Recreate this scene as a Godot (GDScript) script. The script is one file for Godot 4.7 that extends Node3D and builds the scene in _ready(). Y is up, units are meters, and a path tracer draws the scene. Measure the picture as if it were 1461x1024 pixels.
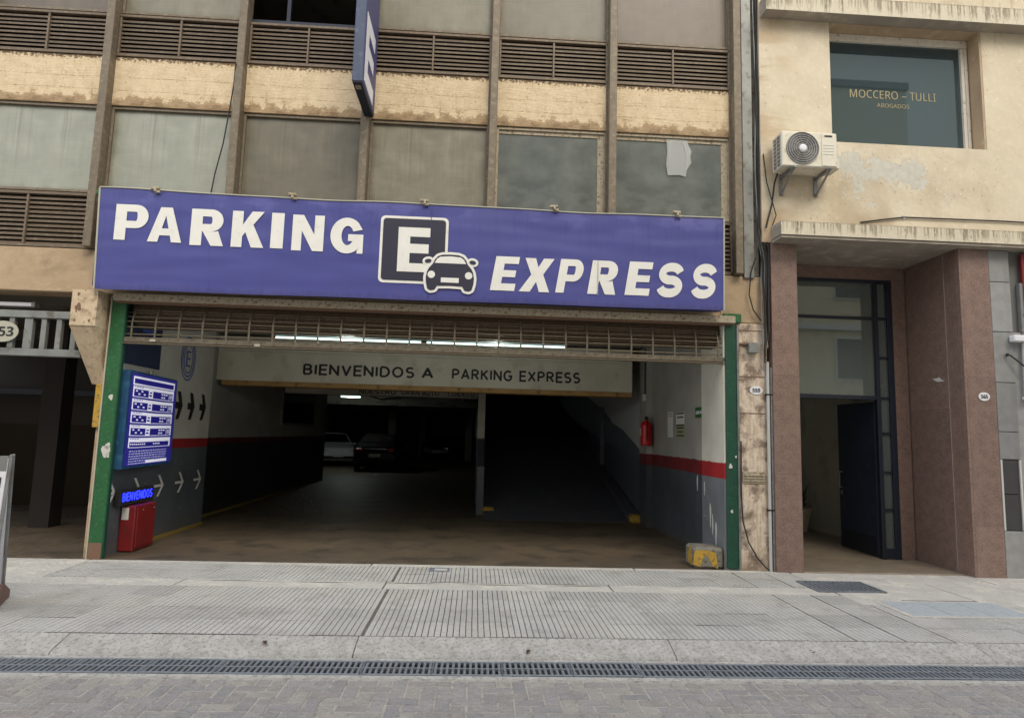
extends Node3D
# Street front of a parking garage with a big blue sign, an office entrance beside it, a ribbed pavement, a trench drain and a paver road. Metres, y up; the garage front stands on z = 0 and the street lies towards +z.

class MB:
	var v := PackedVector3Array()
	var n := PackedVector3Array()
	var u := PackedVector2Array()
	var t := Transform3D()
	func vert(p: Vector3, nn: Vector3, uv: Vector2) -> void:
		v.append(t * p); n.append((t.basis * nn).normalized()); u.append(uv)
	func tri(a: Vector3, b: Vector3, c: Vector3, ua := Vector2.ZERO, ub := Vector2.ZERO, uc := Vector2.ZERO) -> void:   # counter-clockwise from outside
		var nn := (b - a).cross(c - a)
		if nn.length_squared() < 1e-16:
			return
		nn = nn.normalized()
		vert(a, nn, ua); vert(c, nn, uc); vert(b, nn, ub)
	func quad(a: Vector3, b: Vector3, c: Vector3, d: Vector3, r := Rect2(0, 0, 0, 0)) -> void:
		var w := (b - a).length()
		var h := (d - a).length()
		var r2 := r if r.size != Vector2.ZERO else Rect2(0, 0, w, h)
		var ua := Vector2(r2.position.x, r2.end.y)
		var ub := r2.end
		var uc := Vector2(r2.end.x, r2.position.y)
		var ud := r2.position
		tri(a, b, c, ua, ub, uc); tri(a, c, d, ua, uc, ud)
	func box(c: Vector3, s: Vector3, bev := 0.0) -> void:
		var h := s / 2
		if bev <= 0.0:
			for ax in 3:
				for sg in [-1.0, 1.0]:
					var k := Vector3.ZERO
					k[ax] = sg
					var a1 := Vector3.ZERO
					a1[(ax + 1) % 3] = 1.0
					var a2 := k.cross(a1)
					var o := c + k * h
					if ax == 1:
						quad(o - a1 * h - a2 * h, o + a1 * h - a2 * h, o + a1 * h + a2 * h, o - a1 * h + a2 * h)
					else:
						var right := Vector3.UP.cross(k)
						quad(o - right * h - Vector3.UP * h, o + right * h - Vector3.UP * h, o + right * h + Vector3.UP * h, o - right * h + Vector3.UP * h)
			return
		bev = minf(bev, minf(h.x, minf(h.y, h.z)) * 0.9)
		var q := func(sx: float, sy: float, sz: float, ax: int) -> Vector3:
			var p := Vector3(sx * h.x, sy * h.y, sz * h.z)
			for i in 3:
				if i != ax:
					p[i] -= signf(p[i]) * bev
			return c + p
		for ax in 3:
			var b1 := (ax + 1) % 3
			var b2 := (ax + 2) % 3
			for sg in [-1.0, 1.0]:
				var p := []
				for w in [[-1.0, -1.0], [1.0, -1.0], [1.0, 1.0], [-1.0, 1.0]]:
					var s3 := Vector3.ZERO
					s3[ax] = sg; s3[b1] = w[0]; s3[b2] = w[1]
					p.append(q.call(s3.x, s3.y, s3.z, ax))
				if sg > 0:
					quad(p[0], p[1], p[2], p[3])
				else:
					quad(p[3], p[2], p[1], p[0])
		for ax in 3:   # edges along ax
			var b1 := (ax + 1) % 3
			var b2 := (ax + 2) % 3
			for s1 in [-1.0, 1.0]:
				for s2 in [-1.0, 1.0]:
					var lo := Vector3.ZERO
					lo[ax] = -1.0; lo[b1] = s1; lo[b2] = s2
					var hi := lo
					hi[ax] = 1.0
					var a: Vector3 = q.call(lo.x, lo.y, lo.z, b1)
					var b: Vector3 = q.call(hi.x, hi.y, hi.z, b1)
					var cc: Vector3 = q.call(hi.x, hi.y, hi.z, b2)
					var d: Vector3 = q.call(lo.x, lo.y, lo.z, b2)
					var out := lo; out[ax] = 0
					if (b - a).cross(cc - a).dot(out) > 0:
						quad(a, b, cc, d)
					else:
						quad(d, cc, b, a)
		for sx in [-1.0, 1.0]:
			for sy in [-1.0, 1.0]:
				for sz in [-1.0, 1.0]:
					var a: Vector3 = q.call(sx, sy, sz, 0)
					var b: Vector3 = q.call(sx, sy, sz, 1)
					var cc: Vector3 = q.call(sx, sy, sz, 2)
					if (b - a).cross(cc - a).dot(Vector3(sx, sy, sz)) > 0:
						tri(a, b, cc)
					else:
						tri(a, cc, b)
	func wbox(c: Vector3, s: Vector3, k := 0.25) -> void:   # a box whose side faces take their texture from where they stand: k repeats per metre, v from the ground up
		var h := s / 2
		for ax in 3:
			for sg in [-1.0, 1.0]:
				var kk := Vector3.ZERO
				kk[ax] = sg
				var o := kk * h
				var right := Vector3.UP.cross(kk) if ax != 1 else Vector3.RIGHT
				var up := Vector3.UP if ax != 1 else Vector3(0, 0, -sg)
				var pts := [o - right * h - up * h, o + right * h - up * h, o + right * h + up * h, o - right * h + up * h]
				for f in [[0, 1, 2], [0, 2, 3]]:
					var uv := []
					for i in f:
						var w: Vector3 = pts[i] + c
						uv.append(Vector2((w.x if ax != 0 else w.z) * k, (1.0 - w.y * k) if ax != 1 else w.z * k))
					tri(pts[f[0]], pts[f[1]], pts[f[2]], uv[0], uv[1], uv[2])
	func prism(poly: PackedVector2Array, z0: float, z1: float, k := 1.0) -> void:
		if Geometry2D.is_polygon_clockwise(poly):
			poly = poly.duplicate(); poly.reverse()
		var id := Geometry2D.triangulate_polygon(poly)
		for i in range(0, id.size(), 3):
			var a := poly[id[i]]
			var b := poly[id[i + 1]]
			var c := poly[id[i + 2]]
			if (b - a).cross(c - a) < 0:
				var w := b
				b = c; c = w
			tri(Vector3(a.x, a.y, z1), Vector3(b.x, b.y, z1), Vector3(c.x, c.y, z1), a * k, b * k, c * k)
			tri(Vector3(a.x, a.y, z0), Vector3(c.x, c.y, z0), Vector3(b.x, b.y, z0), a * k, c * k, b * k)
		for i in poly.size():
			var a := poly[i]
			var b := poly[(i + 1) % poly.size()]
			quad(Vector3(a.x, a.y, z0), Vector3(b.x, b.y, z0), Vector3(b.x, b.y, z1), Vector3(a.x, a.y, z1))
	func tube(pts: Array, r: float, sides := 8, cap := true) -> void:
		var rings := []
		var ref := Vector3.UP
		for i in pts.size():
			var d: Vector3 = (pts[mini(i + 1, pts.size() - 1)] - pts[maxi(i - 1, 0)]).normalized()
			if absf(d.dot(ref)) > 0.95:
				ref = Vector3.RIGHT if absf(d.x) < 0.9 else Vector3.BACK
			var a := d.cross(ref).normalized()
			var b := d.cross(a).normalized()
			ref = a.cross(d).normalized() if absf(a.cross(d).dot(d)) < 0.5 else ref
			var ring := []
			for k in sides:
				var an := TAU * k / sides
				ring.append(a * cos(an) + b * sin(an))
			rings.append(ring)
		for i in pts.size() - 1:
			for k in sides:
				var k2 := (k + 1) % sides
				var n0: Vector3 = rings[i][k]
				var n1: Vector3 = rings[i][k2]
				var n2: Vector3 = rings[i + 1][k2]
				var n3: Vector3 = rings[i + 1][k]
				var p0: Vector3 = pts[i] + n0 * r
				var p1: Vector3 = pts[i] + n1 * r
				var p2: Vector3 = pts[i + 1] + n2 * r
				var p3: Vector3 = pts[i + 1] + n3 * r
				var ok := (p1 - p0).cross(p3 - p0).dot(n0) > 0
				for f in [[p0, n0, p1, n1, p2, n2], [p0, n0, p2, n2, p3, n3]]:
					if ok:
						vert(f[0], f[1], Vector2.ZERO); vert(f[4], f[5], Vector2.ZERO); vert(f[2], f[3], Vector2.ZERO)
					else:
						vert(f[0], f[1], Vector2.ZERO); vert(f[2], f[3], Vector2.ZERO); vert(f[4], f[5], Vector2.ZERO)
		if cap:
			for e in [0, pts.size() - 1]:
				var dd: Vector3 = pts[0] - pts[1] if e == 0 else pts[e] - pts[e - 1]
				for k in range(1, sides - 1):
					var a: Vector3 = pts[e] + rings[e][0] * r
					var b: Vector3 = pts[e] + rings[e][k] * r
					var c: Vector3 = pts[e] + rings[e][k + 1] * r
					if (b - a).cross(c - a).dot(dd) > 0:
						tri(a, b, c)
					else:
						tri(a, c, b)
	func lathe(prof: PackedVector2Array, seg := 24) -> void:   # (radius, y) from the bottom up, outside to the right; flat caps come from points at radius 0
		for i in prof.size() - 1:
			var a := prof[i]
			var b := prof[i + 1]
			var nn := Vector2(b.y - a.y, a.x - b.x).normalized()
			for k in seg:
				var t0 := TAU * k / seg
				var t1 := TAU * (k + 1) / seg
				var d0 := Vector3(cos(t0), 0, sin(t0))
				var d1 := Vector3(cos(t1), 0, sin(t1))
				var p := [d0 * a.x + Vector3.UP * a.y, d1 * a.x + Vector3.UP * a.y, d1 * b.x + Vector3.UP * b.y, d0 * b.x + Vector3.UP * b.y]
				var q := [d0 * nn.x + Vector3.UP * nn.y, d1 * nn.x + Vector3.UP * nn.y, d1 * nn.x + Vector3.UP * nn.y, d0 * nn.x + Vector3.UP * nn.y]
				for f in [[0, 1, 2], [0, 2, 3]]:
					if (p[f[1]] - p[f[0]]).cross(p[f[2]] - p[f[0]]).length_squared() < 1e-16:
						continue
					for i2 in f:
						vert(p[i2], q[i2], Vector2(float(k) / seg, 0))
	func mesh() -> ArrayMesh:
		var a := []
		a.resize(Mesh.ARRAY_MAX)
		a[Mesh.ARRAY_VERTEX] = v; a[Mesh.ARRAY_NORMAL] = n; a[Mesh.ARRAY_TEX_UV] = u
		var m := ArrayMesh.new()
		m.add_surface_from_arrays(Mesh.PRIMITIVE_TRIANGLES, a)
		return m

var M := {}
var meshes := {}
var taken := {}
var rng := RandomNumberGenerator.new()
var plain_font: Font
var heavy: Font

# ---------- nodes
func numbered(called: String) -> String:
	taken[called] = taken.get(called, 0) + 1
	return called if taken[called] == 1 else "%s_%03d" % [called, taken[called] - 1]

func tag(o: Node, label: String, category: String, group := "") -> void:
	o.set_meta("label", label); o.set_meta("category", category)
	if group:
		o.set_meta("group", group)

func thing(called: String, label: String, category: String, at := Vector3.ZERO, turn := 0.0, group := "") -> Node3D:
	var o := Node3D.new()
	o.name = numbered(called)
	add_child(o)
	o.position = at; o.rotation.y = turn
	tag(o, label, category, group)
	return o

func sub(called: String, mesh: Mesh, m: Material, parent: Node3D, pos := Vector3.ZERO, rot := Vector3.ZERO) -> MeshInstance3D:
	var o := MeshInstance3D.new()
	o.mesh = mesh; o.material_override = m; o.position = pos; o.rotation = rot
	if parent == self:
		o.name = numbered(called)
		add_child(o)
	else:
		o.name = called
		parent.add_child(o, true)
	return o

func org(p: Node) -> Vector3:
	var s := Vector3.ZERO
	while p != self and p is Node3D:
		s += p.position
		p = p.get_parent()
	return s

func put(called: String, mesh: Mesh, m: Material, parent: Node3D, world := Vector3.ZERO, rot := Vector3.ZERO) -> MeshInstance3D:
	return sub(called, mesh, m, parent, world - org(parent), rot)

func struct_(called: String, mesh: Mesh, m: Material, pos := Vector3.ZERO) -> MeshInstance3D:
	var o := sub(called, mesh, m, self, pos)
	o.set_meta("kind", "structure")
	return o

func bx(x: float, y: float, z: float, bev := 0.0) -> ArrayMesh:
	var key := "%.4f_%.4f_%.4f_%.4f" % [x, y, z, bev]
	if not meshes.has(key):
		var b := MB.new()
		b.box(Vector3.ZERO, Vector3(x, y, z), bev)
		meshes[key] = b.mesh()
	return meshes[key]

func span(called: String, m: Material, parent: Node3D, x0: float, x1: float, y0: float, y1: float, z0: float, z1: float, bev := 0.0) -> MeshInstance3D:
	return put(called, bx(x1 - x0, y1 - y0, z1 - z0, bev), m, parent, Vector3((x0 + x1) / 2, (y0 + y1) / 2, (z0 + z1) / 2))

func wspan(called: String, m: Material, parent: Node3D, x0: float, x1: float, y0: float, y1: float, z0: float, z1: float, k := 0.25) -> MeshInstance3D:
	var b := MB.new()
	var c := Vector3((x0 + x1) / 2, (y0 + y1) / 2, (z0 + z1) / 2)
	b.wbox(c, Vector3(x1 - x0, y1 - y0, z1 - z0), k)
	return put(called, b.mesh(), m, parent, c)

func tubed(called: String, m: Material, parent: Node3D, pts: Array, r: float, sides := 8) -> MeshInstance3D:
	var b := MB.new()
	var o := org(parent)
	var p2 := []
	for p in pts:
		p2.append(p - o)
	b.tube(p2, r, sides)
	return sub(called, b.mesh(), m, parent)

func text_mesh(s: String, font: Font, w: float, h: float, d := 0.004, shear := 0.0) -> ArrayMesh:
	var tm := TextMesh.new()
	tm.text = s; tm.font = font; tm.font_size = 64; tm.pixel_size = 0.01; tm.depth = 0.1; tm.curve_step = 1.0
	var a := tm.get_mesh_arrays()
	var vv: PackedVector3Array = a[Mesh.ARRAY_VERTEX]
	var lo := vv[0]
	var hi := vv[0]
	for p in vv:
		lo = lo.min(p); hi = hi.max(p)
	var sc := Vector3(w / (hi.x - lo.x), h / (hi.y - lo.y), d / maxf(hi.z - lo.z, 1e-6))
	var mid := (lo + hi) / 2
	for i in vv.size():
		var p := (vv[i] - Vector3(mid.x, mid.y, lo.z)) * sc
		p.x += shear * p.y
		vv[i] = p
	a[Mesh.ARRAY_VERTEX] = vv
	a[Mesh.ARRAY_TANGENT] = null
	var m := ArrayMesh.new()
	m.add_surface_from_arrays(Mesh.PRIMITIVE_TRIANGLES, a)
	return m

func strokes(ch: String) -> Array:   # [advance, stroke, stroke ...], each stroke a line through points in a box one unit high
	var arc := func(cx: float, cy: float, rx: float, ry: float, a0: float, a1: float) -> PackedVector2Array:
		var p := PackedVector2Array()
		for k in 13:
			var a := deg_to_rad(lerpf(a0, a1, k / 12.0))
			p.append(Vector2(cx + cos(a) * rx, cy + sin(a) * ry))
		return p
	var ln := func(v: Array) -> PackedVector2Array:
		var p := PackedVector2Array()
		for i in range(0, v.size(), 2):
			p.append(Vector2(v[i], v[i + 1]))
		return p
	var join := func(a: PackedVector2Array, b: PackedVector2Array, c: PackedVector2Array) -> PackedVector2Array:
		var p := a.duplicate()
		p.append_array(b); p.append_array(c)
		return p
	match ch:
		"I": return [0.0, ln.call([0, 0, 0, 1])]
		"E": return [0.46, ln.call([0.46, 0, 0, 0, 0, 1, 0.46, 1]), ln.call([0, 0.52, 0.4, 0.52])]
		"L": return [0.42, ln.call([0, 1, 0, 0, 0.42, 0])]
		"T": return [0.56, ln.call([0, 1, 0.56, 1]), ln.call([0.28, 0, 0.28, 1])]
		"N": return [0.6, ln.call([0, 0, 0, 1, 0.6, 0, 0.6, 1])]
		"V": return [0.62, ln.call([0, 1, 0.31, 0, 0.62, 1])]
		"A": return [0.66, ln.call([0, 0, 0.33, 1, 0.66, 0]), ln.call([0.12, 0.32, 0.54, 0.32])]
		"X": return [0.6, ln.call([0, 0, 0.6, 1]), ln.call([0, 1, 0.6, 0])]
		"K": return [0.56, ln.call([0, 0, 0, 1]), ln.call([0.54, 1, 0.0, 0.42]), ln.call([0.17, 0.6, 0.56, 0])]
		"O": return [0.72, arc.call(0.36, 0.5, 0.36, 0.5, 0, 361)]
		"C": return [0.6, arc.call(0.36, 0.5, 0.36, 0.5, 45, 315)]
		"G": return [0.68, join.call(arc.call(0.36, 0.5, 0.36, 0.5, 45, 320), ln.call([0.66, 0.46]), ln.call([0.4, 0.46]))]
		"U": return [0.58, join.call(ln.call([0, 1]), arc.call(0.29, 0.3, 0.29, 0.3, 180, 360), ln.call([0.58, 1]))]
		"D": return [0.62, ln.call([0, 0, 0, 1]), join.call(ln.call([0, 1]), arc.call(0.24, 0.5, 0.38, 0.5, 90, -90), ln.call([0, 0]))]
		"P": return [0.52, ln.call([0, 0, 0, 1]), join.call(ln.call([0, 1]), arc.call(0.24, 0.74, 0.28, 0.26, 90, -90), ln.call([0, 0.48]))]
		"R": return [0.56, ln.call([0, 0, 0, 1]), join.call(ln.call([0, 1]), arc.call(0.24, 0.75, 0.28, 0.25, 90, -90), ln.call([0, 0.5])), ln.call([0.26, 0.5, 0.56, 0])]
		"B": return [0.56, ln.call([0, 0, 0, 1]), join.call(ln.call([0, 1]), arc.call(0.24, 0.76, 0.26, 0.24, 90, -90), ln.call([0, 0.52])), join.call(ln.call([0.0, 0.52]), arc.call(0.26, 0.26, 0.29, 0.26, 90, -90), ln.call([0, 0]))]
		"S": return [0.52, join.call(arc.call(0.27, 0.75, 0.25, 0.25, 35, 250), ln.call([]), arc.call(0.26, 0.26, 0.26, 0.26, 75, -145))]
	return [0.3]

func stroke_text(text: String, w: float, h: float, thick := 0.16, d := 0.004) -> ArrayMesh:
	var total := 0.0
	var gap := thick + 0.14
	for ch in text:
		total += float(strokes(ch)[0]) + gap
	total += -gap + thick
	var sx := w / total
	var b := MB.new()
	b.t = Transform3D(Basis(Vector3(sx, 0, 0), Vector3(0, h, 0), Vector3(0, 0, 1)), Vector3(-w / 2 + thick / 2 * sx, -h / 2, 0))
	var x := 0.0
	for ch in text:
		var g := strokes(ch)
		for i in range(1, g.size()):
			var line := PackedVector2Array()
			for q in (g[i] as PackedVector2Array):
				line.append(Vector2(x + q.x, thick / 2 + q.y * (1.0 - thick)))
			for poly in Geometry2D.offset_polyline(line, thick / 2, Geometry2D.JOIN_MITER, Geometry2D.END_BUTT if ch not in "ELT" else Geometry2D.END_SQUARE):
				if ch == "O":
					continue
				b.prism(poly, 0.0, d + 0.0004 * i)
			if ch in "O":
				for k in line.size() - 1:
					var c := Vector2(x + 0.36, 0.5)
					var e0 := (line[k] - c).normalized() * thick / 2
					var e1 := (line[k + 1] - c).normalized() * thick / 2
					b.prism(PackedVector2Array([line[k] + e0, line[k + 1] + e1, line[k + 1] - e1, line[k] - e0]), 0.0, d)
		x += float(g[0]) + gap
	return b.mesh()

# ---------- textures and materials
func noise(sd: int, freq: float, oct := 4, size := 512, type := FastNoiseLite.TYPE_SIMPLEX_SMOOTH) -> PackedByteArray:
	var f := FastNoiseLite.new()
	f.seed = sd; f.frequency = freq; f.fractal_octaves = oct; f.noise_type = type
	return f.get_seamless_image(size, size, false, false, 0.2, true).get_data()

func tx(sd: int, c0: Color, c1: Color, c2: Color, f1: float, f2: float, lo: float, hi: float, fine: float, size := 512) -> ImageTexture:   # c0 to c1 by broad clouds, c2 where a second noise passes lo..hi, and a fine grain
	var a := noise(sd, f1, 5, size)
	var b := noise(sd + 7, f2, 4, size)
	var c := noise(sd + 13, 0.35, 2, size)
	var out := PackedByteArray()
	out.resize(size * size * 3)
	var f3 := fine * 2.0
	for i in size * size:
		var ka := a[i] / 255.0
		var kb := clampf((b[i] / 255.0 - lo) / (hi - lo), 0.0, 1.0)
		var g := 1.0 + (c[i] / 255.0 - 0.5) * f3
		var r := lerpf(lerpf(c0.r, c1.r, ka), c2.r, kb) * g
		var gg := lerpf(lerpf(c0.g, c1.g, ka), c2.g, kb) * g
		var bb := lerpf(lerpf(c0.b, c1.b, ka), c2.b, kb) * g
		out[i * 3] = int(clampf(r, 0, 1) * 255); out[i * 3 + 1] = int(clampf(gg, 0, 1) * 255); out[i * 3 + 2] = int(clampf(bb, 0, 1) * 255)
	return ImageTexture.create_from_image(Image.create_from_data(size, size, false, Image.FORMAT_RGB8, out))

func paint(w: int, h: int, f: Callable) -> ImageTexture:   # f(u, v, x, y) -> Color
	var out := PackedByteArray()
	out.resize(w * h * 3)
	for y in h:
		for x in w:
			var c: Color = f.call(float(x) / w, float(y) / h, x, y)
			var i := (y * w + x) * 3
			out[i] = int(clampf(c.r, 0, 1) * 255); out[i + 1] = int(clampf(c.g, 0, 1) * 255); out[i + 2] = int(clampf(c.b, 0, 1) * 255)
	return ImageTexture.create_from_image(Image.create_from_data(w, h, false, Image.FORMAT_RGB8, out))

func bump(sd: int, freq: float, strength: float, oct := 3, size := 256) -> ImageTexture:
	var im := Image.create_from_data(size, size, false, Image.FORMAT_L8, noise(sd, freq, oct, size))
	im.bump_map_to_normal_map(strength)
	return ImageTexture.create_from_image(im)

func mat(col: Color, rough := 0.8, metal := 0.0, tex: Texture2D = null, tri := 0.0, nrm: Texture2D = null, nscale := 1.0) -> StandardMaterial3D:
	var m := StandardMaterial3D.new()
	m.albedo_color = col; m.roughness = rough; m.metallic = metal
	m.albedo_texture = tex
	if nrm:
		m.normal_enabled = true; m.normal_texture = nrm; m.normal_scale = nscale
	if tri > 0:
		m.uv1_triplanar = true; m.uv1_world_triplanar = true; m.uv1_scale = Vector3.ONE / tri
	return m

func glow(col: Color, e: float) -> StandardMaterial3D:
	var m := mat(col, 0.5)
	m.emission_enabled = true; m.emission = col; m.emission_energy_multiplier = e
	return m

func glass(col: Color, alpha: float, rough := 0.04, metal := 0.0) -> StandardMaterial3D:
	var m := mat(Color(col, alpha), rough, metal)
	m.transparency = BaseMaterial3D.TRANSPARENCY_ALPHA
	return m

func c8(r: int, g: int, b: int) -> Color:
	return Color(r / 255.0, g / 255.0, b / 255.0)

func sm(a: float, b: float, x: float) -> float:
	return smoothstep(a, b, x)

func make_materials() -> void:
	var W := Color.WHITE
	var grit := bump(3, 0.12, 3.0)
	var rough_n := bump(5, 0.04, 5.0, 5)
	var fine := FastNoiseLite.new()
	fine.seed = 21; fine.frequency = 1.0; fine.fractal_octaves = 4
	var nz := func(x: float, y: float) -> float: return fine.get_noise_2d(x, y) * 0.5 + 0.5
	M.tile = []
	var tt := tx(31, c8(178, 175, 169), c8(194, 191, 185), c8(166, 162, 155), 0.006, 0.012, 0.6, 1.0, 0.14)
	for k in [[1.0, 1.0, 1.0], [0.975, 0.975, 0.98], [1.015, 1.012, 1.005], [0.985, 0.98, 0.972], [0.945, 0.945, 0.945]]:
		M.tile.append(mat(Color(k[0] * 0.95, k[1] * 0.95, k[2] * 0.95), 0.75, 0.0, tt, 2.3, grit, 0.5))
	M.grout = mat(W, 0.9, 0.0, tx(33, c8(88, 84, 78), c8(112, 108, 100), c8(70, 66, 60), 0.01, 0.02, 0.5, 0.9, 0.2, 256), 1.0)
	M.slab = mat(W, 0.8, 0.0, tx(35, c8(174, 170, 162), c8(190, 186, 179), c8(200, 194, 182), 0.008, 0.01, 0.5, 0.85, 0.12), 2.0, grit, 0.6)
	M.kerb = mat(W, 0.85, 0.0, tx(37, c8(156, 153, 147), c8(186, 183, 177), c8(134, 129, 121), 0.01, 0.05, 0.55, 0.85, 0.25), 1.3, grit, 0.9)
	M.paver = []
	var pt := tx(39, c8(146, 142, 138), c8(164, 160, 155), c8(172, 166, 155), 0.012, 0.03, 0.6, 0.95, 0.2)
	for k in [[1.0, 1.0, 1.0], [0.95, 0.95, 0.965], [1.04, 1.03, 1.01], [0.98, 0.965, 0.96], [1.0, 0.985, 1.0]]:
		M.paver.append(mat(Color(k[0] * 0.93, k[1] * 0.93, k[2] * 0.93), 0.75, 0.0, pt, 1.7, grit, 0.8))
	M.sand = mat(W, 0.95, 0.0, tx(41, c8(152, 147, 138), c8(170, 164, 154), c8(122, 117, 110), 0.02, 0.03, 0.5, 0.9, 0.2, 256), 0.8)
	M.asphalt = mat(c8(70, 70, 70), 0.9)
	M.iron = mat(W, 0.6, 0.3, tx(43, c8(112, 118, 126), c8(138, 143, 148), c8(100, 92, 84), 0.02, 0.03, 0.6, 0.9, 0.15, 256), 0.6)
	M.pit = mat(c8(12, 12, 13), 0.95)
	# the garage front
	var bn := noise(51, 0.02, 5, 512)
	var bn2 := noise(52, 0.09, 3, 512)
	M.band = mat(W, 0.9, 0.0, paint(1024, 128, func(u: float, v: float, x: int, y: int) -> Color:
		var a := bn[(y * 6 / 5 % 512) * 512 + (x * 2) % 512] / 255.0
		var b := bn2[(y * 6 / 5 % 512) * 512 + (x * 2) % 512] / 255.0
		var c := c8(216, 197, 164).lerp(c8(200, 179, 146), a)
		c = c.lerp(c8(226, 212, 186), sm(0.58, 0.85, b) * 0.5)
		var r := bn2[((y * 2 + 60) % 512) * 512 + (x * 3 + 31) % 512] / 255.0
		c = c.lerp(c8(112, 88, 62), sm(0.78, 0.9, bn2[(y % 512) * 512 + (x * 3) % 512] / 255.0) * 0.5)
		var run := bn2[77 * 512 + (x * 2) % 512] / 255.0
		c = c.lerp(c8(150, 122, 88), sm(0.45, 0.95, run) * (0.2 + 0.5 * v) * sm(0.3, 0.7, a) * 0.5)
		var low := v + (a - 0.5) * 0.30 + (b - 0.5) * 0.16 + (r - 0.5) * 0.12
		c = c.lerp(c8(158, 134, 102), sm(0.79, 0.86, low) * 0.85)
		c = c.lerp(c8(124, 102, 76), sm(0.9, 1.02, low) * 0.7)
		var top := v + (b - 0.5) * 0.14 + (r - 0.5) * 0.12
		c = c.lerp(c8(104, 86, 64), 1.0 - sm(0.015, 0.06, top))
		for ln in [0.42, 0.68]:
			if absf(v - ln - (nz.call(u * 5.0, ln * 40.0) - 0.5) * 0.05) < 0.006:
				c = c.lerp(c8(120, 92, 60), 0.5 * sm(0.3, 0.6, b))
		return c), 0.0, grit, 0.4)
	var pane_n := noise(61, 0.006, 4, 512)
	var pane_s := noise(62, 0.05, 3, 512)
	M.pane = []
	for p in [[c8(158, 160, 147), c8(141, 144, 131), c8(176, 178, 165)], [c8(118, 113, 97), c8(100, 96, 83), c8(134, 129, 112)], [c8(136, 132, 114), c8(112, 108, 93), c8(158, 152, 134)], [c8(112, 100, 86), c8(94, 85, 74), c8(126, 112, 96)]]:
		var q: Array = p
		M.pane.append(mat(W, 0.42, 0.0, paint(256, 256, func(u: float, v: float, x: int, y: int) -> Color:
			var a := pane_n[(y * 2) * 512 + (x * 2)] / 255.0
			var s := pane_s[(y / 8) * 512 + (x * 2)] / 255.0
			var h := pane_s[(y * 2) * 512 + (x / 6)] / 255.0
			var c: Color = (q[0] as Color).lerp(q[1], a)
			c = c.lerp(q[2], sm(0.5, 0.95, s) * 0.22 + sm(0.5, 0.95, h) * 0.12)
			var dp := pane_s[311 * 512 + (x * 2) % 512] / 255.0
			var dl := pane_n[(x * 2) * 512 + 90] / 255.0
			c = c.lerp(q[2], sm(0.74, 0.86, dp) * sm(dl - 0.3, dl, v) * (1.0 - sm(dl + 0.2, dl + 0.5, v)) * 0.7)
			c = c.lerp(c8(88, 80, 66), sm(0.7, 0.9, pane_s[60 * 512 + x * 2] / 255.0) * (1.0 - v) * 0.35)
			var e := minf(minf(u, 1 - u), minf(v, 1 - v))
			c = c.lerp(c8(96, 90, 74), (1.0 - sm(0.0, 0.05 + 0.05 * a, e)) * 0.55)
			return c)))
	M.bare = mat(W, 0.9, 0.0, tx(65, c8(184, 162, 132), c8(164, 142, 114), c8(150, 130, 106), 0.006, 0.012, 0.6, 1.0, 0.14), 2.4, rough_n, 0.25)
	M.brown = mat(W, 0.55, 0.15, tx(67, c8(116, 101, 83), c8(98, 85, 70), c8(134, 119, 100), 0.01, 0.03, 0.6, 0.9, 0.08), 1.2)
	M.mull = mat(W, 0.55, 0.1, tx(69, c8(124, 112, 93), c8(104, 93, 77), c8(140, 128, 108), 0.012, 0.02, 0.55, 0.9, 0.08), 0.9)
	M.dark = mat(c8(36, 33, 30), 0.9)
	M.room = mat(c8(112, 112, 110), 0.9)
	var vn := noise(71, 0.01, 4, 512)
	var vn2 := noise(74, 0.05, 3, 512)
	M.vinyl = mat(W, 0.42, 0.0, paint(1024, 160, func(u: float, v: float, x: int, y: int) -> Color:
		var a := vn[((y * 2) % 512) * 512 + x % 512] / 255.0
		var st := vn2[((y / 8) % 512) * 512 + (x * 2) % 512] / 255.0
		var sp := vn2[((y * 3) % 512) * 512 + (x * 3 + 99) % 512] / 255.0
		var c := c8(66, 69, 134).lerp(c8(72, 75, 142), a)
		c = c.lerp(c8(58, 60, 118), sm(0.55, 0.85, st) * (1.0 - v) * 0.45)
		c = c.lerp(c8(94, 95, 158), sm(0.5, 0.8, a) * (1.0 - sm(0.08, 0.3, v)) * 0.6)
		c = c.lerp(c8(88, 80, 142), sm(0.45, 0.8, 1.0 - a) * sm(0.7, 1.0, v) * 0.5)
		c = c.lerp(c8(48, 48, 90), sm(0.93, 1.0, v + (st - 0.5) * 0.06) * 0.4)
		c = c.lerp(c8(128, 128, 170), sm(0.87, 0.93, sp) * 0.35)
		return c), 0.0, bump(72, 0.012, 6.0, 2), 0.3)
	M.letter = mat(W, 0.5, 0.0, tx(73, c8(228, 227, 220), c8(221, 220, 212), c8(212, 210, 200), 0.01, 0.02, 0.65, 1.0, 0.02, 256), 0.8)
	M.navy = mat(c8(42, 41, 58), 0.45)
	M.signside = mat(c8(58, 62, 104), 0.5, 0.2)
	M.bladeside = mat(W, 0.45, 0.2, tx(75, c8(74, 84, 106), c8(64, 74, 96), c8(92, 100, 120), 0.01, 0.02, 0.6, 0.95, 0.05, 256), 0.8)
	M.bladeface = mat(c8(66, 66, 112), 0.5)
	M.white = mat(c8(222, 222, 226), 0.5)
	M.lintel = mat(W, 0.8, 0.0, tx(77, c8(180, 170, 148), c8(156, 144, 122), c8(116, 90, 72), 0.02, 0.03, 0.62, 0.8, 0.1), 0.9)
	M.green = mat(W, 0.5, 0.05, tx(79, c8(36, 98, 52), c8(30, 84, 46), c8(64, 118, 74), 0.01, 0.02, 0.6, 0.95, 0.08), 0.8)
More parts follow.
